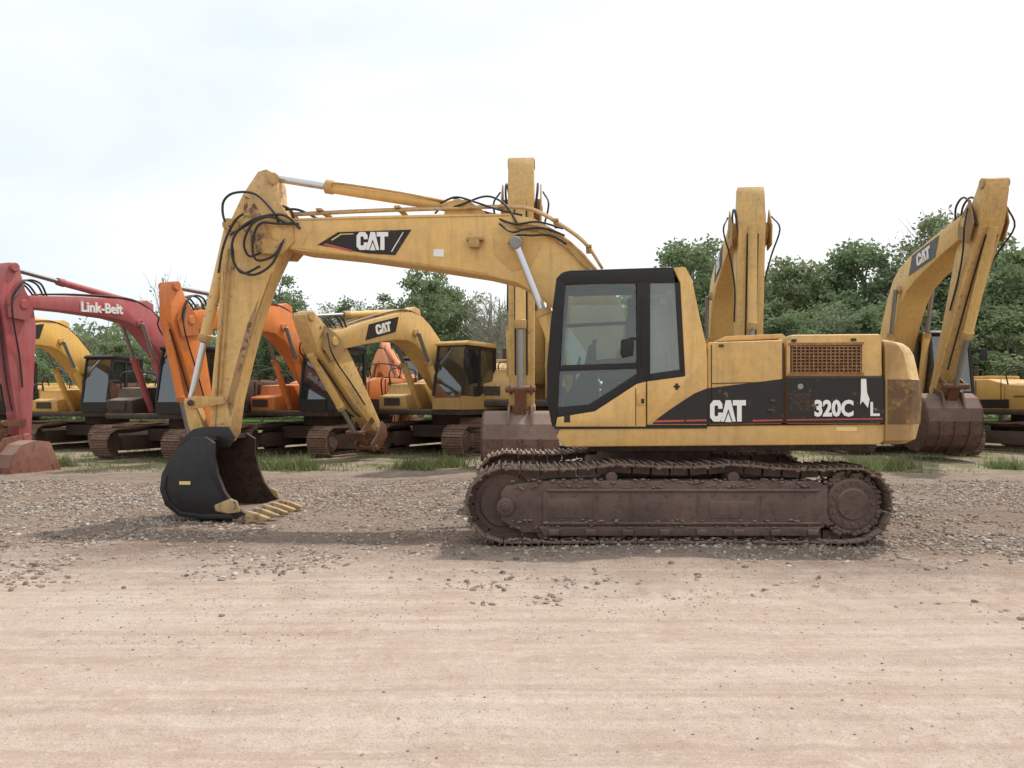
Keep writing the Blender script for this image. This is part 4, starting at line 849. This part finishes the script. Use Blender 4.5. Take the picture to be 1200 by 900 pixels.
o = bpy.data.objects.new('grass', npmesh('grass', Bv, np.arange(len(Bv)).reshape(-1, 3), GRS)); COL.objects.link(o)
o['kind'] = 'stuff'; o['label'] = 'patchy green grass and weeds along the machine row'; o['category'] = 'grass'

# ================================================================== TREES
def leafquads(C, size):
    n = len(C); a = rng.normal(size=(n, 3)); a /= np.linalg.norm(a, axis=1)[:, None]; b = np.cross(a, rng.normal(size=(n, 3))); b /= np.linalg.norm(b, axis=1)[:, None]
    s = size * rng.uniform(.6, 1.3, (n, 1)); a = a * s; b = b * s * .6
    V = np.stack([C - a, C - b * .9, C + a, C + b * .9], 1).reshape(-1, 3)
    return V, np.arange(4 * n).reshape(-1, 4)
def tree_proto(seed, nclus, nleaf, size, rx=.27, rz=.36, zc=.6, mat=LEAF, bare=False, bark=BARK, cr=1.0):
    rs = random.Random(seed); H = 10.0; mb = MB()
    tp = [Vector((0, 0, -.1))]
    for k in range(1, 8): tp.append(Vector((tp[-1].x + rs.uniform(-.22, .22), tp[-1].y + rs.uniform(-.22, .22), H * .88 * k / 7)))
    def limb(pts, r0, r1, seg=7):
        vs = []; fs = []; u = None
        for i, p in enumerate(pts):
            t = (pts[min(i + 1, len(pts) - 1)] - pts[max(i - 1, 0)]).normalized(); u = t.orthogonal().normalized() if u is None else (u - t * u.dot(t)).normalized(); w = t.cross(u); r = r0 + (r1 - r0) * i / (len(pts) - 1)
            for q in range(seg): a = 6.2832 * q / seg; vs.append(p + (u * math.cos(a) + w * math.sin(a)) * r)
        for j in range(len(pts) - 1):
            for q in range(seg): fs.append((j * seg + q, j * seg + (q + 1) % seg, (j + 1) * seg + (q + 1) % seg, (j + 1) * seg + q))
        mb.add(vs, fs)
    limb(tp, .15, .03, 8); cl = []
    for k in range(nclus):
        while True:
            p = Vector((rs.uniform(-1, 1), rs.uniform(-1, 1), rs.uniform(-1, 1)))
            if .3 < p.length < 1: break
        taper = 1 - .5 * max(0, p.z)
        cl.append(Vector((p.x * rx * H * taper * rs.uniform(.7, 1.25), p.y * rx * H * taper, zc * H + p.z * rz * H)))
    for c in (cl[:60] if bare else cl[:24]):
        hh = max(.18, min(.85, c.z / H - rs.uniform(.08, .22))); i = min(6, int(hh / .88 * 7)); b = tp[i].lerp(tp[i + 1], hh / .88 * 7 - i)
        m1 = b.lerp(c, .5) + Vector((rs.uniform(-.2, .2), rs.uniform(-.2, .2), rs.uniform(0, .3))); limb([b, m1, c], .05, .012, 4)
        if bare:
            for _ in range(3): limb([m1.lerp(c, rs.random()), c + Vector((rs.uniform(-.7, .7), rs.uniform(-.7, .7), rs.uniform(-.1, .9)))], .018, .006, 3)
    trunk = mb.obj('trunk_proto', [bark]); tm = trunk.data; bpy.data.objects.remove(trunk)
    pts = []
    for c in cl:
        n = int(nleaf * rs.uniform(.4, 1.5)); r = rs.uniform(.4, .95) * cr
        d = rng.normal(size=(n, 3)); d /= np.linalg.norm(d, axis=1)[:, None]; d *= (rng.random((n, 1)) ** .5) * r * np.array([1.15, 1.15, .65])
        pts.append(np.array(c) + d + rng.normal(0, .10, (n, 3)))
    V, Fc = leafquads(np.concatenate(pts), size); return tm, npmesh('crown_proto', V, Fc, mat)
protos = [tree_proto(1, 62, 140, .13), tree_proto(2, 54, 150, .13, .31, .34, .58), tree_proto(3, 66, 125, .125, .24, .38, .58), tree_proto(4, 50, 150, .13, .30, .32, .6), tree_proto(5, 52, 100, .115, .22, .40, .58, LEAFG, cr=.95), tree_proto(6, 60, 5, .12, .2, .36, .6, LEAFG, True, PBARK)]
def tree(px, Y, topy, var, wide=1.0, label='leafy green tree at the yard edge'):
    H = (CH + (HY - topy) / F * Y) / 10.0; X = (px - 600) / F * Y
    e = empty('tree', (X, Y, 0), label, 'tree', random.uniform(0, 6.28), 'trees along the yard edge'); e.scale = (H * wide, H * wide, H)
    for nm, me in (('trunk', protos[var][0]), ('crown', protos[var][1])):
        c = bpy.data.objects.new(nm, me); COL.objects.link(c); c.parent = e
tl = []
for px, top, v in ((758, 318, 4), (780, 286, 2), (806, 268, 0), (832, 262, 1), (858, 280, 3), (905, 300, 4), (932, 290, 0), (958, 300, 2), (985, 278, 1), (1012, 268, 0), (1040, 286, 4), (1066, 300, 3), (1090, 240, 2), (1114, 230, 4), (1140, 262, 1), (1172, 268, 0), (1198, 284, 2), (1225, 270, 1), (1260, 265, 0)):
    tl.append((px, random.uniform(48, 58), top, v, random.uniform(.95, 1.15)))
for px, top in ((770, 350), (820, 345), (875, 340), (930, 355), (980, 350), (1030, 345), (1080, 350), (1130, 345), (1180, 350)):
    tl.append((px, random.uniform(42, 47), top, random.choice([0, 1, 3, 4]), 1.4))
for px, top, v, w in ((30, 405, 1, 1.2), (70, 392, 0, 1.2), (100, 380, 4, 1.0), (130, 392, 3, 1.2), (238, 340, 4, .9), (222, 370, 0, 1.1), (330, 314, 2, .9), (306, 372, 1, 1.1), (345, 368, 4, 1.0), (370, 362, 3, 1.0), (388, 350, 4, 1.0), (406, 338, 1, .95), (430, 345, 4, .95), (450, 336, 2, .9), (472, 348, 3, 1.0), (492, 306, 0, .95), (512, 310, 2, .95), (532, 322, 3, .9), (552, 336, 4, .9), (508, 360, 0, 1.2), (602, 340, 2, .9), (650, 350, 1, 1.0), (700, 340, 0, 1.1), (440, 382, 1, 1.2), (475, 380, 3, 1.2), (555, 374, 0, 1.2), (165, 392, 0, 1.2), (-10, 398, 1, 1.2), (270, 385, 3, 1.2)):
    tl.append((px, random.uniform(54, 68), top, v, w))
for px, Y, top, v, w in tl: tree(px, Y, top, v, w, 'pale green slender tree at the yard edge' if v == 4 else 'leafy green tree at the yard edge')
for px, top in ((196, 302), (88, 376), (362, 350), (568, 322), (582, 335), (575, 345), (1095, 225), (1068, 250), (212, 330), (592, 330)):
    tree(px, random.uniform(48, 52), top, 5, .9, 'nearly bare grey branched tree at the yard edge')
n = 60000; x = rng.uniform(-75, 75, n); y = rng.uniform(70, 82, n); top = 7.8 + 4 * vnoise(x * .16, y * .1, 51) + 3.4 * vnoise(x * .6, y * .3, 52) + np.clip((x - 8) / 8, 0, 1) * 5
z = top * rng.random(n) ** .7
Vw, Fw = leafquads(np.stack([x, y, z], -1), .30)
o = bpy.data.objects.new('woodland', npmesh('woodland', Vw, Fw, LEAF)); COL.objects.link(o); o['kind'] = 'stuff'; o['label'] = 'dense distant green woodland behind the yard'; o['category'] = 'woodland'

# ================================================================== WORLD, SUN, CAMERA
sunv = Vector((.44, .34, 1.0)).normalized(); elev = math.asin(sunv.z); az = math.atan2(sunv.x, sunv.y)
w = bpy.data.worlds.new('World'); scene.world = w; w.use_nodes = True; nt = w.node_tree; nt.nodes.clear()
out = nt.nodes.new('ShaderNodeOutputWorld')
sky = nd(nt, 'ShaderNodeTexSky', sky_type='NISHITA', sun_disc=False, sun_elevation=elev, sun_rotation=az, dust_density=3.0)
b1 = nd(nt, 'ShaderNodeBackground', {'Color': sky.outputs[0], 'Strength': .12})
tc = nd(nt, 'ShaderNodeTexCoord')
mp = nd(nt, 'ShaderNodeMapping', {'Vector': tc.outputs['Generated'], 'Scale': (1, 1, 2.6)})
n1 = nd(nt, 'ShaderNodeTexNoise', {'Vector': mp.outputs[0], 'Scale': 1.9, 'Detail': 6.0, 'Roughness': .5, 'Distortion': .3})
sx = nd(nt, 'ShaderNodeSeparateXYZ', {0: tc.outputs['Generated']})
fac = math_(nt, 'ADD', n1.outputs[0], math_(nt, 'MULTIPLY', sx.outputs[0], .30))
cc = ramp(nt, fac, [(.26, (.78, .86, .93)), (.40, (.87, .92, .955)), (.52, (.96, .975, .98))])
b2 = nd(nt, 'ShaderNodeBackground', {'Color': cc, 'Strength': 1.16})
mx = nd(nt, 'ShaderNodeMixShader', {0: .91, 1: b1.outputs[0], 2: b2.outputs[0]}); nt.links.new(mx.outputs[0], out.inputs[0])
sl = bpy.data.lights.new('sun', 'SUN'); sl.energy = 3.2; sl.angle = R(1.5); sl.color = (1, .95, .87)
so = bpy.data.objects.new('sun', sl); COL.objects.link(so); so.rotation_euler = sunv.to_track_quat('Z', 'Y').to_euler(); so.location = (0, 0, 30)
cam = bpy.data.cameras.new('camera'); co = bpy.data.objects.new('camera', cam); COL.objects.link(co)
cam.sensor_width = 36; cam.lens = 36 * F / 1200; cam.shift_y = 22 / 1200; cam.clip_end = 2000
co.location = (0, 0, CH); co.rotation_euler = (R(90), 0, 0); scene.camera = co
scene.view_settings.view_transform = 'Standard'; scene.view_settings.look = 'None'; scene.view_settings.exposure = 0
